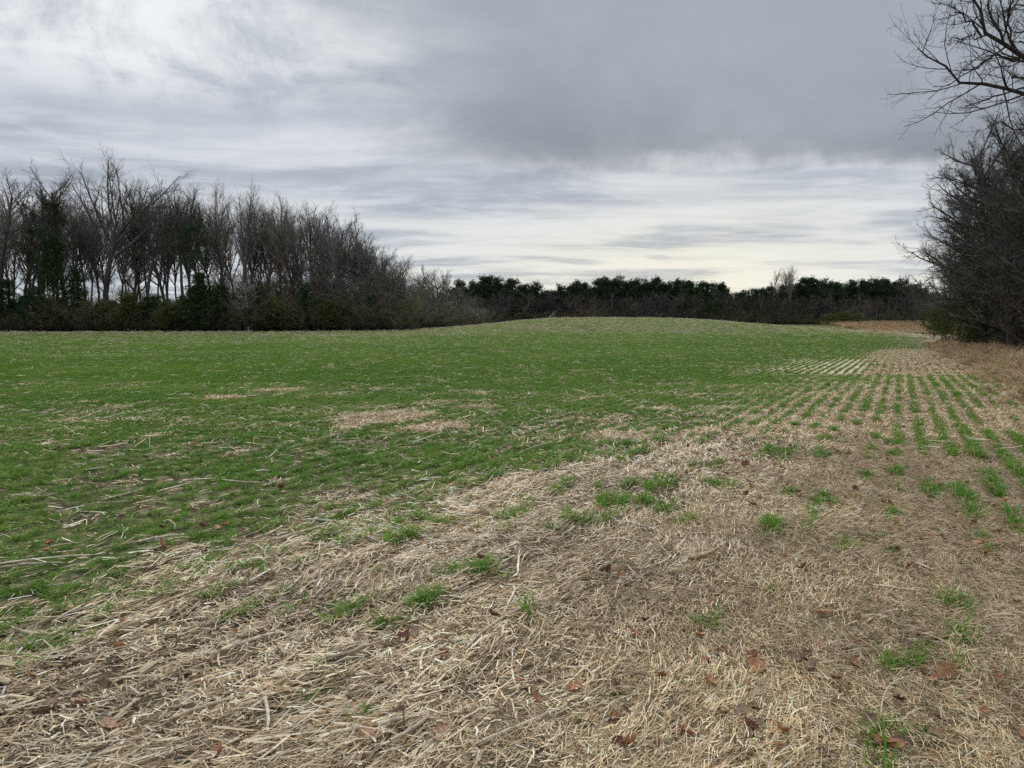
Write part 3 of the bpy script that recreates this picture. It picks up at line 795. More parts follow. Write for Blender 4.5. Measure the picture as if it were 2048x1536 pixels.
def build_straw():
    rng = np.random.default_rng(111); s = Soup()
    N = 800000
    X, Y = random_points(rng, N, 2.1, 15, side=0.70, power=-0.35)
    u, v = uv(X, Y)
    st = straw_mask(X, Y)
    bare = sst(fbm(X / 0.45, Y / 0.45, 95, 3), 0.30, 0.46)
    p = st * (0.35 + 0.65 * bare) * 0.62 * (1 - 0.5 * sst(v, 9, 14)) + 0.035 + 0.22 * (1 - st) * bare_spots(X, Y)
    p = p * (1 - 0.45 * sst(u, 0.6, 3.0)) * (1 - 0.8 * thin_rows(X, Y) * st)
    keep = rng.random(N) < p
    X, Y, u, v, st = X[keep], Y[keep], u[keep], v[keep], st[keep]; n = len(X); print('straw', n)
    coarse = 1 - sst(u + 1.6 * (fbm(X / 1.3, Y / 1.3, 96, 2) - 0.5), -2.6, 0.4)       # thick chopped maize on the west, fine grass thatch to the east
    aligned = rng.random(n) < sst(fbm(X / 0.8, Y / 0.8, 97, 2), 0.35, 0.6) * 0.55 + 0.08
    th = np.where(aligned, flow(X, Y) + rng.normal(size=n) * 0.28, rng.random(n) * 6.283)
    L = np.where(aligned, 0.06 + 0.17 * rng.random(n) ** 2, 0.022 + 0.075 * rng.random(n) ** 1.5)
    far = sst(Y, 6, 14)
    W = (0.0026 + 0.0078 * rng.random(n) ** 2.0 * (0.25 + 0.75 * coarse)) * (1 - 0.25 * (1 - coarse)) * (1 + 1.1 * far)
    L = L * (0.75 + 0.25 * coarse) * (1 + 0.4 * far)
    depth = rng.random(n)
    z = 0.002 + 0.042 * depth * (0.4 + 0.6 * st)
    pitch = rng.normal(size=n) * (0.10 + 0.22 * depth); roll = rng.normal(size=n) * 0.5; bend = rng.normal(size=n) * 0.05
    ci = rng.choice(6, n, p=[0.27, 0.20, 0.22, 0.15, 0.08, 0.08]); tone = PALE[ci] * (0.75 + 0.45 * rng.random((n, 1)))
    tone = tone * (0.55 + 0.45 * depth[:, None] ** 0.8)  # low pieces coloured darker: shade inside the mat is painted into the tone
    region = fbm(X / 1.1, Y / 1.1, 98, 3)[:, None]
    tone = np.minimum(tone * (0.58 + 1.02 * region), 0.93)
    warm = (1 - coarse)[:, None]
    tone = tone * (np.array([1, 1, 1]) * (1 - warm) + np.array([0.95, 0.87, 0.74]) * warm)
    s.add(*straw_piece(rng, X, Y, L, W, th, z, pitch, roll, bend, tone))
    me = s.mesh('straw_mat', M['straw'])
    tag(link('straw_litter', me), 'matted pale tan straw and chopped dry stems along the edge of the wheat', kind='stuff')

    # middle distance straw: clumps that lie in the gaps between rows
    var = []
    for i in range(8):
        r2 = np.random.default_rng(400 + i); m = 60; ss = Soup()
        x = r2.normal(size=m) * 0.20; y = r2.normal(size=m) * 0.050
        ths = np.where(r2.random(m) < 0.6, r2.normal(size=m) * 0.30, r2.random(m) * 6.28)
        Ls = 0.05 + 0.10 * r2.random(m) ** 2; Ws = 0.004 + 0.007 * r2.random(m) ** 2
        c = np.stack([x, y, 0.003 + 0.03 * r2.random(m)], 1); pt = r2.normal(size=m) * 0.2
        d = np.stack([np.cos(ths) * np.cos(pt), np.sin(ths) * np.cos(pt), np.sin(pt)], 1)
        P = np.stack([c - d * Ls[:, None] / 2, c + d * Ls[:, None] / 2], 1)
        V, Q = tubes(P, np.repeat(Ws[:, None] / 2, 2, 1), 2, r2, flat=True)
        tn = PALE[r2.choice(6, m, p=[0.27, 0.20, 0.22, 0.15, 0.08, 0.08])] * np.array([1.0, 0.95, 0.88]) * (0.6 + 0.5 * r2.random((m, 1)))
        ss.add(V, Q, np.repeat(tn, 4, 0)); var.append(ss.mesh('residue_clump', M['residue']))
    N = 150000
    X, Y = random_points(rng, N, 11, 60, side=0.69, power=0.3)
    u, v = uv(X, Y); u = (np.round(u / ROW - 0.5) + 0.5) * ROW + rng.normal(size=N) * 0.085; X = u * RD[1] + v * RD[0]; Y = -u * RD[0] + v * RD[1]; st = straw_mask(X, Y)
    p = (0.62 * st + 0.012 + 0.12 * sst(fbm(X / 1.4, Y / 1.1, 99, 3), 0.66, 0.74) + 0.55 * bare_spots(X, Y)) * in_field(X, Y)
    p = p * (1 - sand_mask(X, Y))
    keep = rng.random(N) < p; X, Y = X[keep], Y[keep]; n = len(X); print('residue mid', n)
    rot = np.stack([np.zeros(n), np.zeros(n), math.atan2(RD[1], RD[0]) + rng.normal(size=n) * 0.7], 1)
    scatter('crop_residue_litter', X, Y, rot, (0.7 + 0.6 * rng.random(n)), rng.integers(0, 8, n), rng.random(n), var, 'tan crop residue lying between the wheat rows', 0.004)

    # standing stubble and big pale pieces out to the far wood
    var = []
    for i in range(8):
        r2 = np.random.default_rng(450 + i); m = 5; ss = Soup()
        x = r2.normal(size=m) * 0.3; y = r2.normal(size=m) * 0.3; ths = r2.random(m) * 6.28
        Ls = 0.12 + 0.30 * r2.random(m) ** 2; c = np.stack([x, y, 0.02 + 0.05 * r2.random(m)], 1); pt = r2.normal(size=m) * 0.35
        d = np.stack([np.cos(ths) * np.cos(pt), np.sin(ths) * np.cos(pt), np.sin(pt)], 1)
        P = np.stack([c - d * Ls[:, None] / 2, c + r2.normal(size=(m, 3)) * 0.01, c + d * Ls[:, None] / 2], 1)
        V, Q = tubes(P, np.repeat((0.0035 + 0.007 * r2.random(m))[:, None], 3, 1), 3, r2)
        tn = PALE[r2.choice(6, m, p=[0.2, 0.3, 0.15, 0.08, 0.02, 0.25])] * np.array([0.8, 0.79, 0.75]) * (0.7 + 0.4 * r2.random((m, 1)))
        ss.add(V, Q, np.repeat(tn, 9, 0)); var.append(ss.mesh('stubble_piece', M['residue']))
    N = 74000
    X, Y = random_points(rng, N, 9, 240, side=0.84, power=0.35)
    hill = sst(Y, 95, 130); leftp = sst(Y, 30, 90) * (1 - sst(X, -25, 5))
    p = (0.40 + 0.25 * np.maximum(hill, leftp)) * in_field(X, Y) * (1 - 0.4 * sst(fbm(X / 3, Y / 5, 120, 2), 0.4, 0.6))
    keep = rng.random(N) < p; X, Y = X[keep], Y[keep]; n = len(X); print('stubble', n)
    rot = np.stack([rng.normal(size=n) * 0.1, rng.normal(size=n) * 0.1, rng.random(n) * 6.28], 1)
    scatter('maize_stubble', X, Y, rot, (0.45 + 0.5 * rng.random(n)) * (1 + 1.1 * sst(Y, 25, 130)), rng.integers(0, 8, n), rng.random(n), var, 'scattered pale maize stubble pieces across the wheat field')
build_straw()

# --- rough brown grass of the field margin and of the slope beyond
def build_sedge():
    rng = np.random.default_rng(131); var = []
    for i in range(8):
        r2 = np.random.default_rng(500 + i); m = 46; k = 4
        a = r2.random(m) * 6.28; out = 0.15 + 0.8 * r2.random(m); L = (0.18 + 0.34 * r2.random(m))[:, None]
        D = norm(np.stack([np.cos(a) * out, np.sin(a) * out, np.ones(m)], 1)); P = np.zeros((m, k, 3)); P[:, 0, :2] = r2.normal(size=(m, 2)) * 0.07
        for j in range(1, k):
            P[:, j] = P[:, j - 1] + D * L / (k - 1); D = norm(D + np.stack([np.cos(a) * .3, np.sin(a) * .3, -.25 * np.ones(m)], 1) + r2.normal(size=D.shape) * 0.12)
        V, Q = tubes(P, np.array([1, 1, .8, .3])[None] * 0.0048 * (0.6 + r2.random((m, 1))), 2, r2)
        q = r2.random((m, 1)); tn = np.array((0.34, 0.21, 0.125)) * (1 - q) + np.array((0.74, 0.58, 0.38)) * q
        tn = tn * (0.5, 1.05, 0.8, 0.75, 1.2, 0.62, 0.95, 1.1)[i] * ((1.03, 0.92, 0.84) if i in (0, 2, 5) else (0.7, 0.95, 0.45) if i == 3 else (1, 1, 1))
        ss = Soup(); ss.add(V, Q, np.repeat(tn, 8, 0)); var.append(ss.mesh('sedge_tuft', M['sedge']))
    N = 60000
    X, Y = random_points(rng, N, 6, 70, side=0.73, power=0.7)
    # aim the points at the strip
    v = 6 + (90 - 6) * rng.random(N) ** 1.5; u = 1.6 + 7.5 * rng.random(N)
    X = u * RD[1] + v * RD[0]; Y = -u * RD[0] + v * RD[1]
    m = sst(u + 1.5 * (fbm(X / 1.2, Y / 1.2, 61, 3) - 0.5), 1.8, 3.6) * sst(fbm(X / 0.8, Y / 0.8, 132, 3), 0.3, 0.5)
    keep = (rng.random(N) < m * 0.75) & (np.abs(X) < 0.74 * Y + 1) & (u < tree_u(v) + 2); X, Y, u = X[keep], Y[keep], u[keep]; n = len(X); print('sedge', n)
    rot = np.stack([rng.normal(size=n) * 0.15, rng.normal(size=n) * 0.15, rng.random(n) * 6.28], 1)
    sc = (0.4 + 0.9 * rng.random(n) ** 1.8) * (0.55 + 0.75 * sst(u, 2.5, 4.5)) * (0.6 + 0.8 * fbm(X / 1.5, Y / 1.5, 133, 2))
    scatter('margin_weeds', X, Y, rot, sc, rng.integers(0, 8, n), rng.random(n), var, 'rough tan and russet dead grass along the edge of the field')
    # slope
    N = 60000
    Y = 140 + 125 * rng.random(N); X = 50 + 110 * rng.random(N)
    u, v = uv(X, Y)
    keep = (rng.random(N) < sedge_mask(X, Y)) & (Y < wood_edge_y(X) + 4); X, Y = X[keep], Y[keep]; n = len(X); print('slope', n)
    rot = np.stack([np.zeros(n), np.zeros(n), rng.random(n) * 6.28], 1)
    sc = 1.3 + 1.5 * rng.random(n); sc = np.stack([sc * 1.8, sc * 1.8, sc * (0.6 + 0.9 * sst(Y, 185, 230))], 1)
    scatter('brown_grass', X, Y, rot, sc, rng.integers(0, 8, n), rng.random(n), var, 'tall russet and tan wild grass on the slope below the pines')
build_sedge()

# --- fine dead and green grass in the thatch near the camera on the east side
def build_fine_grass():
    rng = np.random.default_rng(141); var = []
    for i in range(6):
        r2 = np.random.default_rng(550 + i); m = 26; k = 4
        a = r2.random(m) * 6.28; out = 1.4 + 3.0 * r2.random(m); L = (0.035 + 0.085 * r2.random(m))[:, None]
        D = norm(np.stack([np.cos(a) * out, np.sin(a) * out, np.ones(m)], 1)); P = np.zeros((m, k, 3)); P[:, 0, :2] = r2.normal(size=(m, 2)) * 0.05; P[:, 0, 2] = 0.005
        for j in range(1, k):
            P[:, j] = P[:, j - 1] + D * L / (k - 1); D = norm(D + np.array([0, 0, -0.2]) + r2.normal(size=D.shape) * 0.10)
        P[:, :, 2] = np.maximum(P[:, :, 2], 0.004)
        V, Q = tubes(P, np.array([1, 1, .8, .3])[None] * 0.0013 * (0.6 + r2.random((m, 1))), 2, r2)
        q = r2.random((m, 1)); tn = np.array((0.24, 0.165, 0.095)) * (1 - q) + np.array((0.70, 0.57, 0.37)) * q
        gr = (r2.random((m, 1)) < 0.08); tn = np.where(gr, np.array((0.10, 0.13, 0.04)), tn)
        ss = Soup(); ss.add(V, Q, np.repeat(tn, 8, 0)); var.append(ss.mesh('thatch_tuft', M['residue']))
    N = 90000
    X, Y = random_points(rng, N, 2.2, 18, side=0.71, power=0.0)
    u, v = uv(X, Y)
    m = sst(u + 1.6 * (fbm(X / 1.3, Y / 1.3, 96, 2) - 0.5), -2.6, 0.6)
    keep = rng.random(N) < m * 0.55 * (0.4 + 0.6 * sst(fbm(X / 0.6, Y / 0.6, 142, 3), 0.35, 0.6)) * (1 - 0.85 * thin_rows(X, Y)); X, Y = X[keep], Y[keep]; n = len(X); print('thatch', n)
    rot = np.stack([rng.normal(size=n) * 0.1, rng.normal(size=n) * 0.1, rng.random(n) * 6.28], 1)
    scatter('dead_grass_thatch', X, Y, rot, 0.7 + 0.7 * rng.random(n), rng.integers(0, 6, n), rng.random(n), var, 'fine dry brown grass matted over the bare edge of the field', 0.012)
build_fine_grass()


# ------------------------------------------------------------------ trees
def library():
    T = {}
    T['forest'] = [bare_tree(600 + i, 24, 'forest', wide=0.0095) for i in range(5)]
    T['poplar'] = [bare_tree(620 + i, 26, 'poplar', wide=0.011) for i in range(2)]
    T['spread'] = [bare_tree(630 + i, 17, 'spread', wide=0.016, barkm='bark_dark') for i in range(2)]
    T['edge'] = [bare_tree(640 + i, 15, 'edge', wide=0.012) for i in range(3)]
    T['edge_dark'] = [bare_tree(644 + i, 15, 'edge', wide=0.010, barkm='bark_dark', twigm='bark', density=1.2) for i in range(3)]
    T['pole'] = [bare_tree(650 + i, 16, 'pole', wide=0.015, density=0.85, barkm='bark_pale', twigm='bark_dark') for i in range(3)]
    T['dead'] = [bare_tree(660, 11, 'edge', wide=0.018, density=0.55, barkm='bark_dead', twigm='bark_dead')]
    T['brush'] = [brush(670 + i, 4.5, 5.0, 16) for i in range(3)]
    T['brush_olive'] = [brush(675 + i, 4.2, 5.5, 16, 'twig_olive') for i in range(2)]
    T['brush_red'] = [brush(678, 3.2, 5.0, 16, 'twig_red')]
    T['sapling'] = [brush(680 + i, 8.5, 4.5, 9, 'twig_brush', 6) for i in range(3)]
    T['cedar'] = [evergreen(690 + i, 6.0, 3.6, 900, 'cedar') for i in range(3)]
    T['olive'] = [evergreen(695, 4.0, 4.2, 900, 'olive')]
    T['holly'] = [evergreen(697, 5.0, 3.4, 900, 'holly')]
    T['dome'] = [evergreen(698 + i, 3.6, 4.6, 1500, 'dome', 0.13, 0.014) for i in range(2)]
    T['oakleaf'] = [evergreen(702, 7.0, 5.0, 500, 'oakleaf', 0.14)]
    T['pine'] = [pine(710 + i, 17) for i in range(4)]
    T['thin_pine'] = [pine(720 + i, 17, 0.62, 0.24, scraggy=0.45) for i in range(2)]
    T['wood_pine'] = [pine(730 + i, 18, 0.50, 0.30, scraggy=0.62, width=0.03) for i in range(2)]
    return T
T = library()
BASE_H = dict(forest=24.0, poplar=26.0, spread=17.0, edge=15.0, edge_dark=15.0, pole=16.0, dead=11.0, brush=4.5, brush_olive=4.2, brush_red=3.2,
              sapling=8.5, cedar=6.0, olive=4.0, holly=5.0, dome=3.6, oakleaf=7.0, pine=17.0, thin_pine=17.0, wood_pine=18.0)
NAME = dict(forest='bare_tree', poplar='tulip_poplar_tree', spread='bare_oak_tree', edge='bare_tree', edge_dark='bare_tree', pole='bare_tree', dead='dead_tree',
            brush='bare_shrub', brush_olive='bare_shrub', brush_red='bare_shrub', sapling='bare_sapling', cedar='cedar_tree', olive='evergreen_shrub',
            holly='holly_tree', dome='cedar_shrub', oakleaf='young_oak_tree', pine='pine_tree', thin_pine='pine_tree', wood_pine='pine_tree')
PARTS = {k: ('stem', 'crown') if k in ('brush', 'brush_olive', 'brush_red', 'sapling') else ('trunk', 'crown') for k in BASE_H}
tr = random.Random(7)
used_top = {}

WIDE = 1.0
def crown_top(kind, i):
    """true height of a variant, so that its top can be set exactly"""
    if (kind, i) not in used_top:
        me = T[kind][i][1]; co_ = np.empty(len(me.vertices) * 3, np.float32); me.vertices.foreach_get('co', co_)
        used_top[(kind, i)] = float(np.percentile(co_[2::3], 98.8))
    return used_top[(kind, i)]

def tree(kind, px, d, top=None, H=None, label='', cat='tree', group=None, rot=None, wide=1.0, var=None, tilt=(0, 0), name=None):
    i = tr.randrange(len(T[kind])) if var is None else var
    X, Y = at(px, d); g = float(height(X, Y))
    if H is None: H = z_at(top, d) - g
    s = H / crown_top(kind, i)
    pn = PARTS[kind]
    e_ = place_thing(name or NAME[kind], [(pn[0], T[kind][i][0]), (pn[1], T[kind][i][1])], X, Y, s, tr.random() * 6.28 if rot is None else rot, label, cat, group, sx=s * wide * (WIDE if kind in ('forest', 'poplar') else 1), tilt=tilt)
    e_['_size'] = float(H); return e_

GL = 'bare trees along the wheat side of the tall wood'
front = [
    (8, 132, 352, 'forest', 1.0, 'slim bare tree at the very end of the tall wood'),
    (52, 140, 366, 'forest', 0.9, 'bare tree rising just behind the bushy pine in the tall wood'),
    (88, 134, 356, 'forest', 1.0, 'dense-twigged bare tree above the dark pine near the wood end'),
    (128, 137, 358, 'forest', 1.0, 'bare tree with level top between the dark pine and the tallest tree'),
    (166, 142, 395, 'forest', 0.8, 'lower bare tree tucked beside the tallest crown of the wood'),
    (216, 133, 319, 'poplar', 1.1, 'tallest bare tree of the wood with rounded vase-shaped crown'),
    (268, 141, 376, 'forest', 0.9, 'bare tree standing against the shoulder of the tallest one'),
    (292, 136, 384, 'forest', 1.0, 'bare tree over the rusty-leaved young oak'),
    (336, 139, 380, 'forest', 1.0, 'even-topped bare tree between rusty oak and crooked pine'),
    (372, 134, 377, 'forest', 0.9, 'bare tree with curled topmost twigs before the crooked pine'),
    (412, 137, 382, 'forest', 1.0, 'broad bare tree whose twigs surround the crooked pine'),
    (455, 138, 374, 'poplar', 0.7, 'narrow bare tree with one high pointed leader'),
    (486, 135, 377, 'poplar', 0.8, 'airy fan-shaped bare tree above the whitish dead one'),
    (530, 139, 412, 'forest', 0.9, 'bare tree filling the dip after the fan-shaped tree'),
    (560, 142, 410, 'forest', 0.9, 'bare tree behind the olive green bush clump'),
    (596, 136, 398, 'forest', 1.0, 'bare tree with high flat crown before the oaks'),
    (640, 138, 412, 'forest', 1.0, 'bare tree touching the spreading oak'),
    (690, 134, 418, 'spread', 0.9, 'big dark oak with forked trunk and wide rounded crown'),
    (738, 136, 438, 'spread', 0.75, 'second spreading oak leaning out over the wood corner'),
    (772, 140, 500, 'edge', 0.9, 'low bare tree where the wood steps down'),
    (806, 146, 512, 'forest', 1.0, 'bare tree with loose top at the corner of the wood'),
    (838, 168, 552, 'edge', 1.0, 'small bare tree behind the brown thicket'),
    (868, 172, 534, 'spread', 0.85, 'round-headed bare tree standing clear at the end of the wood'),
    (893, 182, 556, 'edge', 0.8, 'low round bare tree next to the thin pines'),
]
for px, d, top, kd, w, lb in front:
    tree(kd, px, d, top, label=lb, group=GL, wide=w)
LM_W = [(20, 'wood end'), (64, 'bushy pine'), (112, 'ragged cedar'), (160, 'gap of sky'), (216, 'tallest tree'), (265, 'rusty young oak'), (336, 'even-topped tree'), (404, 'crooked pine'), (455, 'narrow pointed tree'), (500, 'whitish dead tree'),
        (545, 'olive bush clump'), (596, 'high flat-crowned tree'), (640, 'straight tree beside the oak'), (690, 'dark spreading oak'), (745, 'deep green holly'), (800, 'slender black-green cedar'), (868, 'round-headed bare tree'), (922, 'thin lone pine')]
LM_P = [(922, 'thin lone pine'), (975, 'broad clump-heading pine'), (1000, 'round-topped dark pine'), (1048, 'small pointed pine'), (1083, 'pale leaning dead trunk'), (1117, 'lone round pine'), (1152, 'first middle pine'), (1204, 'full dark pine'),
        (1240, 'highest middle pine'), (1270, 'wide pine'), (1318, 'pointed pine'), (1400, 'pointed dark cedar'), (1432, 'small dark cedar'), (1458, 'pale sky notch'), (1546, 'tall thin tree'), (1578, 'tall fan-shaped tree'), (1610, 'high pine'),
        (1684, 'dark evergreen thicket'), (1720, 'brown slope'), (1756, 'broadest pine'), (1806, 'grassy track'), (1842, 'last low pine')]
def by(px, marks):
    q, nm = min(marks, key=lambda m: abs(m[0] - px)); d_ = px - q
    return ('in line with the ' if abs(d_) < 7 else 'on the field-corner side of the ' if d_ > 0 and marks is LM_W else 'on the wood-end side of the ' if marks is LM_W else 'on the track side of the ' if d_ > 0 else 'on the tall-wood side of the ') + nm
# the inside of the wood
for i in range(56):
    px = -30 + 830 * (i + tr.random()) / 56; d = 138 + 34 * tr.random()
    tp = float(np.interp(px, [0, 130, 215, 400, 500, 600, 760, 820], [375, 375, 392, 395, 410, 415, 460, 545])) + tr.uniform(0, 55)
    tree('forest' if i % 3 else 'poplar', px, d, tp, label='thin bare inner tree ' + by(px, LM_W), group='bare trees deep inside the tall wood', wide=0.75)
for i in range(26):
    px = -330 + 300 * (i + tr.random()) / 26
    tree(('forest', 'sapling')[i % 4 == 3], px, 130 + 25 * tr.random(), H=(19 + 4 * tr.random()) if i % 4 != 3 else 8, label='bare tree where the tall wood runs on past the wood end', group='bare trees beyond the wood end', wide=0.8)
# pines and evergreens in it
tree('wood_pine', 64, 130, 404, label='bushy dark pine among bare trees near the wood end', wide=1.0, group='pines inside the tall wood', var=0)
tree('wood_pine', 404, 131, 434, label='crooked dark pine high among the bare trees', wide=0.9, group='pines inside the tall wood', var=1)
tree('wood_pine', 205, 150, 480, label='small pine half hidden behind the tallest bare tree', wide=0.9, group='pines inside the tall wood', var=1)
tree('cedar', 112, 129, 478, label='tall ragged cedar below the bushy pine', wide=1.1, group='cedars along the tall wood')
tree('cedar', 160, 130, 540, label='dark cedar beside the gap of sky between trunks', wide=1.0, group='cedars along the tall wood')
tree('cedar', 18, 128, 560, label='dark green cedar at the outer end of the wood', wide=1.4, group='cedars along the tall wood')
tree('cedar', 402, 127, 548, label='large blackish cedar under the crooked pine', wide=1.5, group='cedars along the tall wood')
tree('cedar', 445, 127, 572, label='squat dark cedar next to the large blackish one', wide=1.3, group='cedars along the tall wood')
tree('cedar', 522, 128, 575, label='dark cedar behind the olive green bush', wide=1.2, group='cedars along the tall wood')
tree('holly', 745, 130, 592, label='deep green holly at the foot of the leaning oak', group='hollies along the tall wood')
tree('holly', 765, 131, 612, label='lower holly touching the deep green one', group='hollies along the tall wood')
tree('cedar', 800, 134, 586, label='slender black-green cedar at the wood corner', wide=0.8, group='cedars along the tall wood')
tree('cedar', 882, 176, 588, label='dark cedar below the round-headed bare tree', wide=1.1, group='cedars along the tall wood')
tree('holly', 205, 128, 606, label='bluish green holly below the tallest tree', group='hollies along the tall wood', wide=1.5)
tree('oakleaf', 265, 129, 545, label='young oak keeping rusty brown leaves', group='young oaks with brown leaves', wide=0.8)
tree('oakleaf', 290, 132, 575, label='smaller young oak in dull brown leaf', group='young oaks with brown leaves', wide=0.8)
tree('oakleaf', 560, 133, 520, label='brown-leaved tree half seen behind bare branches', group='young oaks with brown leaves', wide=0.7)
tree('olive', 545, 126, 598, label='olive green bush clump at the wood foot', cat='shrub', group='olive green bushes', wide=1.5)
tree('olive', 575, 126, 622, label='low yellowish green bush beside the olive clump', cat='shrub', group='olive green bushes', wide=1.3)
tree('olive', 120, 126, 618, label='low green bush in front of the ragged cedar', cat='shrub', group='olive green bushes', wide=1.8)
tree('olive', 340, 126, 612, label='dull green bush between the young oak and blackish cedar', cat='shrub', group='olive green bushes', wide=1.6)
tree('dead', 500, 127, 556, label='whitish dead tree with drooping broken limbs', rot=0.4, wide=1.3, group='dead trees')
tree('dead', 572, 129, 560, label='bleached leaning dead limb tree by the olive bush', rot=2.2, wide=0.7, tilt=(0.25, -0.5), group='dead trees')
# thicket along its foot
n = 0
for i in range(62):
    px = -20 + 850 * (i + 0.5 * tr.random()) / 62
    d = (126.5 if i % 2 else 131) + tr.random() * 3
    tp = tr.uniform(576, 632)
    tree(('brush', 'brush_olive', 'brush_olive')[i % 3], px, d, tp, label='leafless edge shrub ' + by(px, LM_W), cat='shrub', group='leafless shrubs along the foot of the tall wood', wide=1.15)
for i in range(24):
    px = -20 + 860 * (i + tr.random()) / 24
    tree('sapling', px, 133 + 12 * tr.random(), H=7.0 + 3 * tr.random(), label='spindly bare sapling ' + by(px, LM_W), group='saplings under the tall wood', wide=1.2)
for i in range(30):
    px = -20 + 830 * (i + tr.random()) / 30
    tree('cedar', px, 137 + 25 * tr.random(), H=3.8 + 2.2 * tr.random(), label='low inner cedar ' + by(px, LM_W), group='low cedars inside the tall wood', wide=1.6)
for i in range(52):
    px = 450 + 370 * (i + tr.random()) / 52
    tree(('sapling', 'edge', 'sapling')[i % 3], px, 131 + 14 * tr.random(), H=8.5 + 5 * tr.random() * float(np.interp(px, [420, 600, 820], [0.4, 1, 0.9])), label='brown twiggy young tree ' + by(px, LM_W), group='young trees under the oaks', wide=1.3)
for i in range(36):
    px = -20 + 720 * (i + tr.random()) / 36
    tree(('holly', 'cedar', 'olive', 'cedar')[i % 4], px, 126 + 6 * tr.random(), H=4.0 + 3.8 * tr.random() ** 1.5, label='dark evergreen ' + by(px, LM_W), group='dark evergreens at the foot of the tall wood', wide=1.35)
# brown thicket stepping back round the corner of the field
rounded = [(786, 140, 572), (812, 146, 566), (838, 152, 578), (856, 160, 585), (876, 168, 592), (893, 178, 600), (908, 188, 606), (925, 200, 612), (850, 150, 612), (880, 160, 622), (905, 172, 628), (918, 182, 630)]
lbs = ['brown rounded thicket shrub where the wood turns', 'brown thicket shrub second from the wood corner', 'greyish thicket shrub under the small bare tree', 'bushy grey-brown shrub below the round-headed tree',
       'twiggy shrub in front of the round-headed tree', 'brown shrub beside the dark cedar by the thin pines', 'shrub reaching toward the thin pines', 'last tall shrub before the pine wood',
       'low olive-brown shrub at the field corner', 'low mossy green shrub at the field corner', 'small green-tinged shrub on the field edge', 'small outermost shrub where hill and wood meet']
for q, ((px, d, tp), lb) in enumerate(zip(rounded, lbs)):
    tree('sapling' if q < 8 and q % 2 == 0 else ('brush_olive' if q >= 8 else 'brush'), px, d, tp, label=lb, cat='shrub', group='thicket at the field corner', wide=1.5 if q < 8 else 1.3)
for i in range(26):
    f = (i + tr.random()) / 26; px = 780 + 190 * f; d = 140 + 80 * f ** 1.1 + 6 * tr.random()
    tree(('brush', 'brush_olive')[i % 2], px, d, H=4.2 + 2.5 * tr.random(), label='grey-brown thicket shrub ' + by(px, LM_W), cat='shrub', group='shrubs along the receding field edge', wide=1.3)
for i in range(16):
    f = (i + tr.random()) / 16; px = 790 + 150 * f; d = 152 + 70 * f
    tree('edge', px, d, H=8 + 3 * tr.random(), label='short bare thicket tree ' + by(px, LM_W), group='short bare trees in the receding thicket')

# the pine wood behind the hill
skyline = [(905, 578), (922, 561), (935, 578), (948, 562), (962, 572), (975, 553), (1000, 556), (1022, 560), (1040, 575), (1048, 568), (1062, 574), (1073, 566), (1088, 585), (1098, 582), (1110, 584), (1117, 570), (1130, 590),
           (1140, 572), (1152, 563), (1164, 572), (1172, 566), (1188, 561), (1204, 557), (1222, 561), (1240, 554), (1256, 562), (1270, 557), (1286, 560), (1300, 566), (1318, 558), (1334, 563), (1352, 561), (1370, 566),
           (1382, 563), (1400, 563), (1416, 566), (1432, 566), (1446, 570), (1458, 590), (1475, 586), (1492, 580), (1508, 577), (1524, 576), (1540, 574), (1560, 572), (1578, 570), (1594, 565), (1610, 558), (1626, 557), (1643, 560),
           (1660, 562), (1676, 565), (1690, 574), (1706, 560), (1720, 563), (1738, 559), (1756, 558), (1772, 561), (1790, 565), (1806, 561), (1824, 568), (1842, 576)]
seen = {905: 'thin low pine at the start of the pine wood', 922: 'thin lone pine with sky showing through', 948: 'second thin pine with open crown', 975: 'broad dark pine heading the first high clump',
        1000: 'dark round-topped pine in the first high clump', 1048: 'small pointed pine in the sunken skyline', 1073: 'darker pine of the small pair in the sunken skyline', 1117: 'round pine standing alone in the skyline gap',
        1152: 'pine starting the long middle stand', 1204: 'full dark pine in the long middle stand', 1240: 'highest pine of the middle stand', 1270: 'wide pine just past the middle high point', 1318: 'pointed pine within the middle stand',
        1400: 'dense pine near the end of the middle stand', 1432: 'rounded pine before the pale sky notch', 1458: 'lowest pine at the pale sky notch', 1540: 'pine just below the tall thin bare trees', 1610: 'high pine after the tall thin bare trees',
        1643: 'broad pine above the dark rhododendron', 1690: 'short pine in the second skyline notch', 1756: 'broadest pine over the brown slope', 1806: 'pine above the grassy track', 1842: 'last low pine by the bare thicket trees'}
for q, (px, tp) in enumerate(skyline):
    kd = 'thin_pine' if px in (905, 922, 948, 935) or q % 4 == 2 else 'pine'
    d = 262 + 8 * tr.random() + (10 if px < 960 else 0)
    tree(kd, px, d, tp + tr.uniform(-1, 2), label=seen.get(px) or 'dark skyline pine ' + by(px, LM_P), group='pines of the far pine wood', wide=1.12)
SKX = [a for a, b in skyline]; SKY = [b for a, b in skyline]
for i in range(70):
    px = 940 + 920 * (i + tr.random()) / 70
    tree('pine', px, 272 + 16 * tr.random(), float(np.interp(px, SKX, SKY)) + 8 + 16 * tr.random(), label='half-hidden back-row pine ' + by(px, LM_P), group='pines behind the skyline row', wide=1.3)
for i in range(96):
    px = 930 + 940 * (i + tr.random()) / 96
    tp = 590 + tr.uniform(-10, 12)
    tree('pole' if i % 3 else 'edge_dark', px, 254 + 6 * tr.random(), tp, label='slender grey bare tree ' + by(px, LM_P), group='bare trees before the pine wood', wide=1.25)
for i in range(22):
    px = 925 + 960 * (i + tr.random()) / 22
    tree('sapling', px, 252 + 5 * tr.random(), H=8.5 + 3 * tr.random(), label='bare sapling ' + by(px, LM_P), group='saplings before the pine wood', wide=1.5)
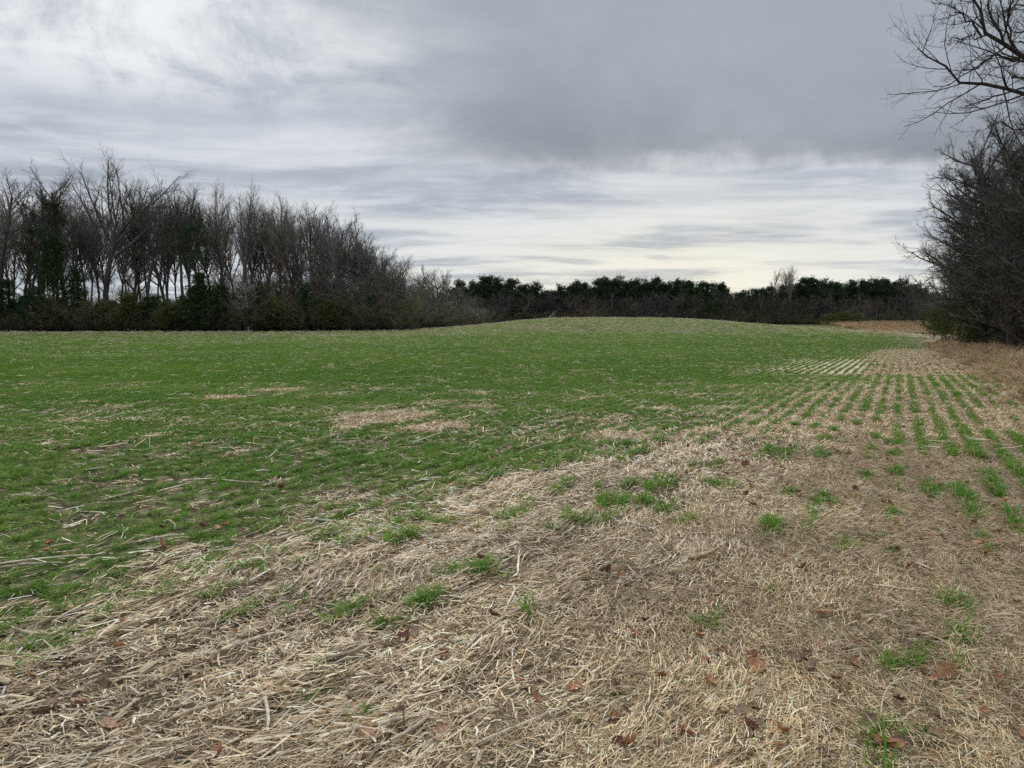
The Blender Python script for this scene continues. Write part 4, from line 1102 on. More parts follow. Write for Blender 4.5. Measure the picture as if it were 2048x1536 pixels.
for i in range(44):
    px = 925 + 960 * (i + tr.random()) / 44
    tree('brush_olive', px, 250 + 4 * tr.random(), H=2.5 + 3 * tr.random(), label='leafless shrub ' + by(px, LM_P), cat='shrub', group='shrubs edging the pine wood', wide=1.6)
for i in range(30):
    px = 925 + 960 * (i + tr.random()) / 30
    tree('cedar', px, 260 + 10 * tr.random(), H=6.5 + 3.5 * tr.random(), label='young cedar ' + by(px, LM_P), group='young cedars in the pine wood', wide=1.5)
rngf = np.random.default_rng(777); nf = 620
fx = -8 + 200 * rngf.random(nf); fy = wood_edge_y(fx) + 12 + 60 * rngf.random(nf)
fv = [m for k_ in ('pole', 'forest', 'edge_dark', 'cedar') for pr in T[k_] for m in pr]
kinds_ = [(k_, j_) for k_ in ('pole', 'forest', 'edge_dark', 'cedar') for j_ in range(len(T[k_]))]
pick = rngf.integers(0, len(kinds_), nf); hs = np.array([(8 + 3.5 * rngf.random()) / crown_top(*kinds_[q]) for q in pick])
FX = np.repeat(fx, 2); FY = np.repeat(fy, 2); FR = np.repeat(np.stack([0 * fx, 0 * fx, rngf.random(nf) * 6.28], 1), 2, 0)
wf = np.where(np.array([kinds_[q][0] == 'cedar' for q in pick]), 1.3, 1.7)
scatter('distant_woodland', FX, FY, FR, np.repeat(np.stack([hs * wf, hs * wf, hs], 1), 2, 0), np.stack([pick * 2, pick * 2 + 1], 1).ravel(), np.zeros(nf * 2), fv, 'grey mass of trees behind the first row of the far pine wood')
tree('pole', 1546, 258, 540, label='tall thin bare tree standing above the pines', group='tall bare trees above the pines', wide=0.9, var=0)
tree('poplar', 1578, 258, 532, label='tallest fan-shaped bare tree above the pines', group='tall bare trees above the pines', wide=0.8, var=1)
tree('cedar', 1398, 250, 588, label='pointed dark cedar before the grey trees', group='cedars before the pine wood', wide=1.0)
tree('cedar', 1430, 250, 600, label='smaller dark cedar beside the pointed one', group='cedars before the pine wood', wide=1.0)
for px, tp, lb in ((1150, 620, 'reddish twiggy shrub on the hill crest skyline'), (1172, 624, 'second reddish shrub on the hill crest'), (1192, 627, 'smallest reddish shrub by the bare trunks')):
    tree('brush_red', px, 248, tp, label=lb, cat='shrub', group='reddish shrubs behind the hill', wide=1.3)
for px, tp, lb in ((1655, 628, 'dark evergreen shrub starting the low thicket by the brown slope'), (1684, 624, 'largest dark evergreen shrub of the low thicket'), (1712, 627, 'dark evergreen shrub ending the low thicket')):
    tree('dome', px, 238, tp, label=lb, cat='shrub', group='dark evergreen shrubs by the brown slope', wide=1.6)
# fallen pale trunk leaning out of the far wood
def fallen():
    rng = np.random.default_rng(801); X, Y = at(1083, 240); g = float(height(X, Y))
    P = np.array([[[0, 0, -0.3], [1.2, 0, 1.0], [2.4, 0.1, 2.0], [3.4, 0.1, 2.9], [4.0, 0.1, 4.0]]]); R = np.array([[0.28, 0.25, 0.2, 0.15, 0.08]])
    s = Soup(); s.add(*tubes(P, R, 6, rng)); a = s.mesh('fallen_trunk', M['bark_dead'], True)
    P1, R1 = spawn(P, R, rng, 7, 0.4, 1.0, 50, 12, 0.4, 0.5, 4, 0.2, 0.05, rmin=0.03); s = Soup(); s.add(*tubes(P1, R1, 3, rng)); b = s.mesh('fallen_limbs', M['bark_dead'])
    e = bpy.data.objects.new('leaning_dead_tree', None); C.objects.link(e); e.location = (X, Y, g)
    link('trunk', a, e); link('crown', b, e); tag(e, 'pale dead trunk leaning at the crest of the hill', 'tree')
fallen()

# the wood along the east side
east = [  # px, depth, top, kind, width
    (1846, 215, 556, 'edge_dark', 1.0, 'distant bare tree where pine wood and roadside wood meet'),
    (1826, 235, 552, 'edge_dark', 0.9, 'faint bare tree behind the last pines'),
    (1868, 175, 545, 'edge_dark', 1.0, 'small bare tree above the end of the track'),
    (1893, 150, 505, 'edge_dark', 0.8, 'bare tree at the far end of the roadside wood'),
    (1915, 125, 455, 'edge_dark', 0.8, 'bare tree above the bright cedar shrubs'),
    (1935, 104, 400, 'edge_dark', 0.8, 'bare tree behind the cedar shrubs with level fine twigs'),
    (1958, 90, 330, 'edge_dark', 1.0, 'tall twiggy bare tree over the cedar shrubs'),
    (1988, 78, 268, 'edge_dark', 1.0, 'tall bare tree leaning to the light above the field edge'),
    (2020, 70, 230, 'edge_dark', 0.8, 'dark many-branched tree below the overhanging limbs'),
    (2022, 52, 235, 'edge_dark', 0.95, 'bare tree whose twigs hang before the dark roadside growth'),
    (2090, 47, 205, 'edge_dark', 0.65, 'dense bare tree under the overhanging limbs, close to the field'),
    (2090, 44, 150, 'edge_dark', 0.95, 'black-twigged bare tree filling the gap below the overhanging limbs'),
    (1965, 60, 300, 'edge_dark', 0.9, 'low dark bare tree over the shaded cedar shrub'),
    (2190, 38, 90, 'edge_dark', 0.95, 'fine-twigged bare tree directly beneath the overhanging limbs'),
    (2008, 57, 212, 'edge_dark', 1.0, 'dark bare tree whose twigs fill the space under the long limb'),
    (1952, 72, 318, 'edge_dark', 1.0, 'dark bare tree filling behind the dull olive bush'),
    (2075, 42, 130, 'edge_dark', 0.9, 'high bare tree with twigs meeting the overhanging limbs'),
    (2070, 62, 190, 'edge_dark', 0.8, 'broad bare tree closing the roadside wood'),
    (2120, 56, 150, 'edge_dark', 0.8, 'bare tree reaching in from beyond the roadside wood'),
]
for px, d, tp, kd, w, lb in east:
    tree(kd, px, d, tp, label=lb, group='bare trees of the roadside wood', wide=w)
LM_E = [(1868, 'end of the track'), (1893, 'far end of the roadside wood'), (1912, 'tallest cedar shrub'), (1940, 'low dark cedar shrub'), (1960, 'dull olive bush'), (1988, 'tall leaning bare tree'), (2020, 'dark many-branched tree'), (2060, 'overhanging limbs')]
def bye(px):
    q, nm = min(LM_E, key=lambda m: abs(m[0] - px)); return ('above the ' if abs(px - q) < 8 else 'beyond the ' if px < q else 'closer to the viewer than the ') + nm
for i in range(54):
    v = 50 + 130 * (i + tr.random()) / 54; u = float(tree_u(v)) + 4 + 9 * tr.random()
    X = u * RD[1] + v * RD[0]; Y = -u * RD[0] + v * RD[1]; px = 1024 + X / Y * F
    if px > 2180: continue
    tree(('edge_dark', 'forest')[i % 3 == 0], px, Y, H=11 + 5 * tr.random(), label='inner roadside tree ' + bye(px), group='bare trees deep in the roadside wood', wide=1.1)
for i in range(40):
    v = 48 + 150 * ((i + tr.random()) / 40) ** 1.4; u = float(tree_u(v)) + 1.0 + 5 * tr.random()
    X = u * RD[1] + v * RD[0]; Y = -u * RD[0] + v * RD[1]; px = 1024 + X / Y * F
    tree(('sapling', 'brush', 'sapling')[i % 3], px, Y, H=5 + 4 * tr.random(), label='tangled bare growth ' + bye(px), cat='shrub', group='tangled growth under the roadside trees', wide=1.3)
for px, d, tp, kd, w, lb in (
    (1866, 92, 618, 'dome', 0.9, 'yellow-green cedar shrub at the track end'),
    (1888, 82, 606, 'dome', 0.95, 'rounded cedar shrub second from the track'),
    (1915, 72, 600, 'dome', 0.85, 'tallest cedar shrub beside the field'),
    (1936, 62, 646, 'dome', 1.0, 'low dark cedar shrub before the tallest one'),
    (1960, 60, 618, 'olive', 1.2, 'dull olive bush beside the cedar shrubs'),
    (2020, 60, 600, 'dome', 0.9, 'shaded cedar shrub behind the bamboo-like stems')):
    tree(kd, px, d, tp, label=lb, cat='shrub', group='cedar shrubs at the field edge', wide=w)

def overhang():
    """large oak just outside the picture whose limbs reach in at the top"""
    rng = np.random.default_rng(811)
    D = 21.0; bx, by = 17.2, 22.0
    g = float(height(bx, by))
    def w(px, py, d): return np.array([(px - 1024) / F * d - bx, d - by, z_at(py, d) - g])
    P0 = np.array([[[0, 0, -0.3], [0.05, 0, 1.5], [-0.05, 0.1, 3.5], [0.1, 0.1, 5.5], [0.1, 0.2, 7.5], [0.3, 0.3, 10], [0.5, 0.2, 12.5], [0.6, 0.3, 15]]]); R0 = np.array([[.36, .28, .25, .23, .21, .16, .11, .05]])
    def limb(pts, r0, k=10):
        pts = np.array(pts); t = np.linspace(0, len(pts) - 1, k); P = np.stack([np.interp(t, range(len(pts)), pts[:, a]) for a in range(3)], 1)
        P[1:-1] += rng.normal(size=(k - 2, 3)) * 0.06
        return P, np.linspace(r0, 0.012, k)
    L = [
        limb([(0.1, 0.1, 6.2), w(2130, 225, 21.5), w(2048, 197, 21), w(1990, 195, 20.5), w(1930, 188, 20.2), w(1878, 165, 20), w(1845, 135, 19.8), w(1812, 115, 19.6)], 0.075),
        limb([(0.1, 0.2, 7.0), w(2120, 200, 21), w(2048, 155, 20.5), w(1985, 115, 20.2), w(1945, 82, 20), w(1925, 40, 20), w(1905, -10, 19.8)], 0.10),
        limb([w(2030, 140, 20.5), w(1975, 100, 20.8), w(1950, 60, 21), w(1942, 20, 21.2), w(1938, -30, 21.4)], 0.05),
        limb([w(1965, 100, 20.2), w(1925, 75, 20.3), w(1890, 52, 20.4), w(1868, 52, 20.5)], 0.032),
        limb([w(2010, 135, 20.4), w(1960, 130, 20.0), w(1920, 150, 19.8), w(1893, 168, 19.7)], 0.026),
        limb([w(2048, 160, 20.5), w(1998, 110, 20.9), w(1978, 70, 21.2), w(1985, 30, 21.4), w(2000, 10, 21.5)], 0.035),
        limb([w(1960, 100, 20.2), w(1930, 92, 20.3), w(1900, 98, 20.4), w(1872, 100, 20.5)], 0.024),
        limb([w(2048, 197, 21), w(1985, 200, 21.6), w(1940, 215, 21.8), w(1905, 228, 22)], 0.028),
        limb([(0.2, 0.2, 9), w(2130, 60, 22), w(2048, 40, 22.5), w(2005, 35, 22.8), w(1975, 50, 23)], 0.05),
        limb([(0.2, 0.2, 8), w(2120, 120, 22.5), w(2060, 95, 23), w(2020, 80, 23.4), w(1995, 85, 23.6)], 0.05),
        limb([(0.1, 0.1, 5.4), w(2130, 300, 22), w(2050, 270, 22.5), w(1990, 255, 23), w(1955, 262, 23.5)], 0.05),
        limb([(0.2, 0.2, 9.5), (-1, 1, 11.5), (-1.8, 1.5, 13.5), (-2.2, 2, 15.5)], 0.09), limb([(0.3, 0.2, 8.5), (1.5, 1, 10.5), (2.8, 1.2, 12.5), (3.4, 1.5, 15)], 0.09),
        limb([(0.1, 0.2, 7.5), (1.2, -1.5, 9.5), (2, -2.6, 11.5), (2.6, -3.4, 14)], 0.09), limb([(0.3, 0.3, 10), (0.2, 2, 12), (0.4, 3.2, 14.5), (0.2, 3.6, 16.5)], 0.08)]
    P1 = np.stack([a for a, _ in L]); R1 = np.stack([b for _, b in L])
    P2, R2 = spawn(P1, R1, rng, 13, 0.30, 1.0, 40, 12, 0.24, 0.55, 6, 0.13, 0.06, rmin=0.006, shrink=0.35)
    P3, R3 = spawn(P2, R2, rng, 7, 0.15, 1.0, 42, 12, 0.42, 0.65, 4, 0.17, 0.05, rmin=0.0042)
    P4, R4 = spawn(P3, R3, rng, 4, 0.2, 1.0, 42, 14, 0.5, 0.7, 3, 0.18, 0.06, rmin=0.003)
    s = Soup(); s.add(*tubes(P0, R0, 10, rng)); a = s.mesh('oak_trunk', M['bark_dark'], True)
    s = Soup(); s.add(*tubes(P1, R1, 6, rng)); s.add(*tubes(P2, R2, 3, rng)); s.add(*tubes(P3, R3, 3, rng)); s.add(*tubes(P4, R4, 2, rng)); b = s.mesh('oak_crown', M['bark_dark'])
    e = bpy.data.objects.new('overhanging_oak_tree', None); C.objects.link(e); e.location = (bx, by, g)
    link('trunk', a, e); link('crown', b, e); tag(e, 'oak whose bare black limbs reach out high over the field edge', 'tree')
overhang()
tree('edge_dark', 2260, 34, -40, label='tall bare tree just behind the overhanging oak limbs', group='bare trees of the roadside wood', wide=0.8)
tree('edge_dark', 2170, 40, 60, label='bare tree between the overhanging oak and the roadside wood', group='bare trees of the roadside wood', wide=1.0)

# leafy forest floor and dead undergrowth that nobody could count
def undergrowth():
    rng = np.random.default_rng(821); var = []
    for i in range(5):
        r2 = np.random.default_rng(830 + i); m = 70
        c = r2.normal(size=(m, 3)) * np.array([0.9, 0.9, 0.45]) + np.array([0, 0, 0.8]); c[:, 2] = np.abs(c[:, 2])
        def tf(r, n_): q = r.random((n_, 1)); return np.array((0.028, 0.032, 0.015)) * (1 - q) + np.array((0.085, 0.070, 0.042)) * q
        V, Q, tn = sprays(c, np.tile([[0, 0, 1.0]], (m, 1)), np.full(m, 0.42), 6, r2, 0.016, tf)
        s = Soup(); s.add(V, Q, tn); var.append(s.mesh('undergrowth_clump', M['cedar']))
    X, Y = [], []
    for _ in range(5200):
        x = rng.uniform(-125, -16); y = float(wood_edge_y(x)) + 0.5 + 45 * rng.random() ** 1.5; X.append(x); Y.append(y)
    for _ in range(1500):
        x = rng.uniform(-20, 175); y = float(wood_edge_y(x)) + 0.5 + 30 * rng.random(); X.append(x); Y.append(y)
    for _ in range(1800):
        v = 46 + 200 * rng.random() ** 1.3; u = float(tree_u(v)) + 0.6 + 12 * rng.random(); X.append(u * RD[1] + v * RD[0]); Y.append(-u * RD[0] + v * RD[1])
    X, Y = np.array(X), np.array(Y); n = len(X)
    scatter('woodland_undergrowth', X, Y, np.stack([np.zeros(n), np.zeros(n), rng.random(n) * 6.28], 1), 0.45 + 0.8 * rng.random(n), rng.integers(0, 5, n), rng.random(n), var, 'dark tangle of briars and dead growth on the woodland floor')
undergrowth()


# ------------------------------------------------------------------ small things in the field
def leaf_mesh(seed, L=0.12):
    """a curled, lobed oak leaf with a stalk; one closed blade with thickness from its curl"""
    rng = np.random.default_rng(seed); k = 15
    t = np.linspace(0, 1, k)
    lob = 0.20 + 0.16 * np.sin(t * np.pi) + 0.14 * np.sin(t * 6.0 * np.pi + 0.6) * np.sin(t * np.pi)
    lob[0] = 0.02; lob[-1] = 0.04
    wl = lob * (0.85 + 0.3 * rng.random(k)) * L; wr = lob * (0.85 + 0.3 * rng.random(k)) * L
    cur = rng.uniform(0.6, 1.8); fold = rng.uniform(0.3, 1.0); side = rng.uniform(-0.3, 0.3)
    a = (t - 0.5) * cur
    x = np.sin(a) / cur * L; z = (1 - np.cos(a)) / cur * L * 1.3; y = side * L * (t - 0.5) ** 2
    V = []
    for j in range(k):
        for f, wv in ((-1, wl[j]), (-0.5, wl[j] * 0.5), (0, 0), (0.5, wr[j] * 0.5), (1, wr[j])):
            V.append((x[j] + rng.normal() * 0.002, y[j] + np.sign(f) * wv, z[j] + abs(wv) * fold * abs(f) + rng.normal() * 0.0025))
    V = np.array(V); V[:, 2] -= V[:, 2].min()
    Q = np.array([[j * 5 + i, j * 5 + i + 1, j * 5 + i + 6, j * 5 + i + 5] for j in range(k - 1) for i in range(4)])
    c = np.array([(0.30, 0.135, 0.068), (0.42, 0.21, 0.11), (0.18, 0.075, 0.048), (0.46, 0.29, 0.18), (0.27, 0.18, 0.13)][seed % 5])
    T_ = np.tile(c, (len(V), 1)) * (0.8 + 0.4 * rng.random((len(V), 1)))
    P = np.array([[[x[0], y[0], z[0] + 0.001], [x[0] - 0.12 * L, 0.02 * L, z[0] + 0.006], [x[0] - 0.25 * L, 0.05 * L, z[0] + 0.004]]]); P[:, :, 2] -= 0
    Vt, Qt = tubes(P, np.full((1, 3), 0.0012), 3, rng)
    s = Soup(); s.add(V, Q, T_); s.add(Vt, Qt, np.tile(c * 0.7, (len(Vt), 1)))
    return s.mesh('oak_leaf', M['leaf'])
LEAF = [leaf_mesh(900 + i) for i in range(10)]
LCOL = ['chestnut', 'orange-brown', 'dark maroon', 'pale tan-brown', 'greyish brown']

def stalk_mesh(seed, L, r):
    """a piece of dry maize stalk: jointed, slightly bent, ends split"""
    rng = np.random.default_rng(seed); k = 12; t = np.linspace(-0.5, 0.5, k)
    bend = rng.normal() * 0.05
    P = np.stack([t * L, bend * L * (1 - 4 * t * t) + rng.normal(size=k) * 0.001, np.full(k, r)], 1)[None]
    R = np.full(k, r) * (1 - 0.25 * (t + 0.5)); R[[3, 8]] *= 1.25; R[0] *= 0.55; R[-1] *= 0.35
    V, Q = tubes(P, R[None], 7, rng)
    c = np.array([(0.60, 0.50, 0.35), (0.50, 0.40, 0.26), (0.36, 0.29, 0.21), (0.66, 0.58, 0.44)][seed % 4])
    tn = np.repeat(np.tile(c, (k, 1)) * (0.8 + 0.35 * rng.random((k, 1))), 7, 0); tn[np.isin(np.arange(len(tn)) // 7, (3, 8))] *= 0.62
    s = Soup(); s.add(V, Q, tn)
    # torn strips of sheath at the ends
    m = 5; o = np.repeat(P[0, [0, -1]], [2, 3], 0); sg = np.repeat([-1, 1], [2, 3])
    d = np.stack([sg * 1.0, rng.normal(size=m) * 0.35, rng.random(m) * 0.25], 1)
    Ps = np.stack([o, o + d * L * 0.07, o + d * L * 0.12 + np.array([0, 0, -0.3]) * r], 1)
    Vs, Qs = tubes(Ps, np.tile(np.array([0.6, 0.5, 0.15]) * r, (m, 1)), 2, rng, flat=True); s.add(Vs, Qs, np.tile(c * 1.05, (len(Vs), 1)))
    return s.mesh('maize_stalk', M['stalk'], True)
STALK = [stalk_mesh(940 + i, L, r) for i, (L, r) in enumerate([(0.34, .0085), (0.26, .008), (0.45, .009), (0.18, .0095), (0.38, .007), (0.22, .011), (0.52, .0085), (0.30, .010)])]
SCOL = ['pale straw', 'tan', 'weathered grey-brown', 'bleached cream']

def put(name, me, X, Y, rz, label, cat, group=None, s=1.0, dz=0.02, tilt=None):
    o = link(name, me); o.location = (X, Y, float(height(X, Y)) + dz)
    t = tilt or (tr.gauss(0, 0.18), tr.gauss(0, 0.18)); o.rotation_euler = (t[0], t[1], rz); o.scale = (s, s, s); o['_size'] = float(s)
    return tag(o, label, cat, group)

def where(X, Y):
    u, v = uv(X, Y); px = 1024 + X / Y * F
    nm = min(LM_W + LM_P + LM_E, key=lambda m: abs(m[0] - px))[1]
    if Y > 14: z_ = 'far out in the wheat' if u < -3 else 'between thin wheat rows'
    elif u < -4.2: z_ = 'among the green wheat'
    elif u < -2.9: z_ = 'at the ragged wheat edge'
    elif u < -0.6: z_ = 'on the straw mat' if v > 4.6 else 'in coarse straw'
    elif u < 1.4: z_ = 'on fine dry grass' if v > 4.6 else 'in fine dead grass'
    else: z_ = 'by the weedy margin'
    return z_ + ' below the ' + nm

# leaves that the photograph lets one pick out: (px, py, size, which, label)
leaves = [(770, 1248, 1.15, 0, 'small chestnut oak leaf beside the bright stalk piece'), (812, 1275, 1.35, 2, 'upright maroon oak leaf below the two green tufts'), (885, 1305, 1.0, 2, 'dark curled leaf right of the upright maroon one'.replace('right of', 'next to')),
          (425, 1503, 1.5, 1, 'large orange-brown leaf lying at the bottom edge of the straw'), (160, 1392, 1.3, 3, 'broad dull leaf below the corn husks'), (215, 1442, 1.2, 3, 'flat tan leaf among long straws near the husks'),
          (95, 1405, 1.4, 4, 'crumpled brown leaf touching the corn husks'), (236, 1292, 0.9, 1, 'bright orange-brown leaf above the corn husks'), (1215, 1140, 1.3, 2, 'maroon leaf in the cluster left of the bent stick'.replace('left of', 'before')),
          (1240, 1152, 1.3, 0, 'chestnut leaf in the cluster before the bent stick'), (1178, 1128, 1.0, 2, 'dark leaf at the edge of the cluster before the bent stick'), (1720, 1275, 1.3, 0, 'long curled chestnut leaf beside the leaf heap'),
          (1835, 1262, 1.3, 2, 'maroon leaf on the heap of dead leaves'), (1860, 1275, 1.2, 3, 'pale leaf on the heap of dead leaves'), (1885, 1282, 1.1, 0, 'chestnut leaf at the end of the heap of dead leaves'), (1812, 1290, 1.1, 4, 'greyish leaf under the heap of dead leaves'),
          (1900, 1355, 1.3, 1, 'orange leaf beside the low green weeds'), (1988, 1362, 1.1, 1, 'orange curled leaf near the corner of the dead grass'), (1510, 1335, 1.2, 1, 'orange-brown pair leaf alone in the fine dead grass'), (1505, 1320, 1.1, 2, 'dark leaf overlapping the orange-brown one in fine grass'),
          (1645, 1228, 1.3, 3, 'faded leaf half covered by fine grass'), (1607, 1135, 1.2, 2, 'dark spiky leaf beneath pale grass stems'), (1790, 1105, 1.2, 2, 'maroon leaf standing in the grass near the thin rows'), (1820, 1130, 1.1, 1, 'pale orange leaf near the standing maroon one'),
          (1375, 1470, 1.2, 0, 'chestnut leaf in dead grass near the bottom edge'), (1150, 1380, 1.0, 1, 'small orange leaf in the middle of the straw'), (1070, 1395, 1.1, 1, 'curled orange leaf below the long crossing stalk'), (880, 1470, 1.1, 3, 'pink-brown leaf near the bottom edge'),
          (960, 1120, 1.1, 2, 'dark red leaf by the long straight stalk'), (1050, 1115, 1.1, 0, 'brown leaf under the fallen upright stalk'), (1490, 930, 1.5, 2, 'dark leaf in the gap between wheat rows'), (1375, 890, 1.3, 2, 'maroon leaf near the first thin wheat rows'),
          (322, 1092, 1.2, 1, 'orange leaf in the green wheat by the long stalk'), (405, 1048, 1.0, 2, 'dark leaf standing in the wheat tufts'), (450, 1050, 1.0, 0, 'chestnut leaf among wheat tufts beside the stalk'), (560, 975, 1.1, 2, 'dark leaf in the straw gap of the wheat'),
          (680, 1030, 1.0, 1, 'orange leaf at the wheat edge'), (245, 1242, 0.8, 0, 'little brown leaf beneath a pale straw')]
for px, py, s, ci, lb in leaves:
    X, Y = gp(px, py); j = [m for m in range(10) if (900 + m) % 5 == ci][tr.randrange(2)]
    put('oak_leaf', LEAF[j], X, Y, tr.random() * 6.28, lb, 'leaf', 'fallen oak leaves', s * 0.66, 0.028, (tr.gauss(0, .35), tr.gauss(0, .35)))
nleaf = 0
for i in range(1600):
    if nleaf > 250: break
    d = 2.7 + 17 * tr.random() ** 1.2; X = tr.uniform(-0.68, 0.7) * d; u, v = uv(X, d)
    X = float(X); lf = float(sst(np.array(u), -4.5, 1.5))
    if tr.random() > (0.15 + 0.85 * lf ** 1.5) * (0.15 + 1.7 * float(sst(fbm(np.array(X / 0.8), np.array(d / 0.8), 77, 2), 0.5, 0.68))): continue
    j = tr.randrange(10)
    put('oak_leaf', LEAF[j], X, d, tr.random() * 6.28, '%s oak leaf %s' % (LCOL[(900 + j) % 5], where(X, d)), 'leaf', 'scattered fallen oak leaves', 0.30 + 0.36 * tr.random(), 0.040, (tr.gauss(0, .4), tr.gauss(0, .4))); nleaf += 1

def leaf_litter():
    rng = np.random.default_rng(905); N = 42000
    X, Y = random_points(rng, N, 2.4, 42, side=0.71, power=0.1); u, v = uv(X, Y)
    cl = sst(fbm(X / 0.7, Y / 0.7, 906, 3), 0.50, 0.66)
    p = (0.05 + 0.85 * cl) * (0.04 + 0.96 * sst(u, -3.5, 2.5)) * (1 - sst(u, 3.0, 4.5) * 0.5) * (1 - sand_mask(X, Y))
    keep = rng.random(N) < p * (0.55 + 0.45 * sst(Y, 8, 14)); X, Y = X[keep], Y[keep]; n = len(X)
    rot = np.stack([rng.normal(size=n) * 0.5, rng.normal(size=n) * 0.5, rng.random(n) * 6.28], 1)
    scatter('leaf_litter', X, Y, rot, 0.22 + 0.38 * rng.random(n) + 0.25 * sst(Y, 10, 30), rng.integers(0, 10, n), rng.random(n), LEAF, 'broken brown leaf fragments caught in the dry grass', 0.032)
leaf_litter()

# stalk pieces one can pick out: ends in the picture (x0,y0,x1,y1)
stalks = [(740, 1238, 712, 1262, 1, 'short cream stalk piece with dark joint in the straw middle'), (610, 1335, 765, 1292, 2, 'long cut stalk slanting through the straw middle'), (1035, 1150, 1042, 1080, 3, 'pale stalk standing nearly upright by the red leaf'),
          (0, 1135, 190, 1108, 0, 'long pale stalk lying across wheat and straw edge'), (1165, 985, 1115, 990, 0, 'pale stalk in the straw gap between green rows'), (300, 1225, 460, 1168, 1, 'long tan stalk at the straw edge below the wheat'),
          (0, 1140, 130, 1128, 2, 'grey-brown stalk under the long pale one'), (560, 1072, 655, 1052, 0, 'tan stalk piece where the thick straw begins'), (625, 1050, 655, 1030, 2, 'ridged grey stalk piece pointing at the wheat'), (505, 1070, 560, 1052, 1, 'tan stalk beside the ridged grey one'),
          (285, 1078, 360, 1072, 3, 'cream stalk lying in the green wheat'), (270, 1010, 305, 1000, 1, 'short pale stalk among wheat tufts'), (320, 982, 378, 970, 0, 'straight pale stalk in the thinning wheat'), (215, 995, 280, 982, 0, 'yellowish stalk in the wheat near the straight one'),
          (1260, 925, 1310, 905, 3, 'cream leaf-like stalk by the green row'), (1035, 905, 1100, 890, 2, 'thin tan stalk in a straw streak between rows'), (950, 948, 1010, 935, 2, 'grey stalk at the border of green'), (1000, 1240, 1030, 1185, 3, 'bleached stalk with dark end near the tussock'),
          (1180, 1325, 1100, 1318, 0, 'pale stalk end poking from dark straw'), (845, 1340, 850, 1300, 3, 'short bleached stalk with black hollow end'), (520, 1380, 535, 1455, 3, 'bent bleached stem near the lower straw'), (930, 1310, 1080, 1215, 1, 'long curved stalk above the dark swath'),
          (965, 1480, 1130, 1410, 0, 'long pale stalk in the lower straw middle'), (660, 1480, 830, 1445, 0, 'smooth pale stalk lying level near the bottom'), (340, 1430, 500, 1380, 1, 'tan stalk over the dark hollow'), (1240, 1045, 1310, 1062, 3, 'cream sheath stalk among dead leaves and grass'),
          (1210, 1440, 1290, 1410, 0, 'pale stem at the start of fine grass'), (20, 1250, 120, 1262, 1, 'wide flattened stalk above the husks'), (60, 1330, 300, 1240, 1, 'very long tan stalk slanting above the husks')]
for x0, y0, x1, y1, ci, lb in stalks:
    A, B = gp(x0, y0), gp(x1, y1); L = math.hypot(B[0] - A[0], B[1] - A[1]); X, Y = (A[0] + B[0]) / 2, (A[1] + B[1]) / 2
    if Y > 12: L = min(L, 0.6)
    me = stalk_mesh(980 + ci + 4 * (len(lb) % 5), max(0.12, min(L, 0.75)), 0.0075 + 0.002 * tr.random())
    put('maize_stalk', me, X, Y, math.atan2(B[1] - A[1], B[0] - A[0]), lb, 'corn stalk', 'dry maize stalk pieces', 1.0, 0.033, (0, tr.gauss(0, 0.04)))
for i in range(240):
    d = 3 + 24 * tr.random() ** 1.2; X = tr.uniform(-0.68, 0.62) * d; u, v = uv(X, d)
    if tr.random() > 1 - 0.7 * float(sst(np.array(u), -2.5, 1.0)): continue
    j = tr.randrange(8)
    ln = 'long' if j in (2, 4, 6) else 'short' if j in (3, 5) else 'medium'
    put('maize_stalk', STALK[j], X, d, tr.gauss(float(flow(np.array(X), np.array(d))), 0.8), '%s %s stalk %s' % (ln, SCOL[(940 + j) % 4], where(X, d)), 'corn stalk', 'scattered maize stalk pieces', 0.6 + 0.45 * tr.random(), 0.022, (0, tr.gauss(0, 0.12)))

def husk(seed):
    """papery maize husk: overlapping pointed sheaths round a butt"""
    rng = np.random.default_rng(seed); s = Soup(); k = 7
    core = np.array([[[-0.02, 0, 0.02], [0.0, 0, 0.022], [0.03, 0, 0.024], [0.06, 0, 0.022]]]); V, Q = tubes(core, np.array([[0.008, 0.02, 0.021, 0.010]]), 8, rng); s.add(V, Q, np.tile((0.42, 0.33, 0.20), (len(V), 1)))
    parts = []
    for i in range(7):
        a = rng.uniform(-0.5, 0.5); L = rng.uniform(0.12, 0.2); t = np.linspace(0, 1, k)
        w = 0.026 * np.sin(np.clip(t * 1.1 + 0.15, 0, 1) * np.pi) ** 0.7 * (1 - 0.4 * t) + 0.002
        z = 0.012 + 0.03 * np.sin(t * np.pi * 0.8) * rng.uniform(0.4, 1.2) + i * 0.002
        V = []
        for j in range(k):
            for f in (-1, -0.5, 0, 0.5, 1):
                x = t[j] * L; y = f * w[j]
                V.append((x * math.cos(a) - y * math.sin(a) - 0.02, x * math.sin(a) + y * math.cos(a), z[j] + 0.010 * (1 - f * f) + rng.normal() * 0.0012))
        Q = np.array([[j * 5 + i_, j * 5 + i_ + 1, j * 5 + i_ + 6, j * 5 + i_ + 5] for j in range(k - 1) for i_ in range(4)])
        ss = Soup(); c = np.array((0.42, 0.33, 0.20)) * rng.uniform(0.8, 1.1); ss.add(np.array(V), Q, np.tile(c, (len(V), 1)) * (0.9 + 0.2 * rng.random((len(V), 1)))); parts.append(ss.mesh('husk_blade', M['stalk'], True))
    return s.mesh('husk_butt', M['stalk'], True), parts
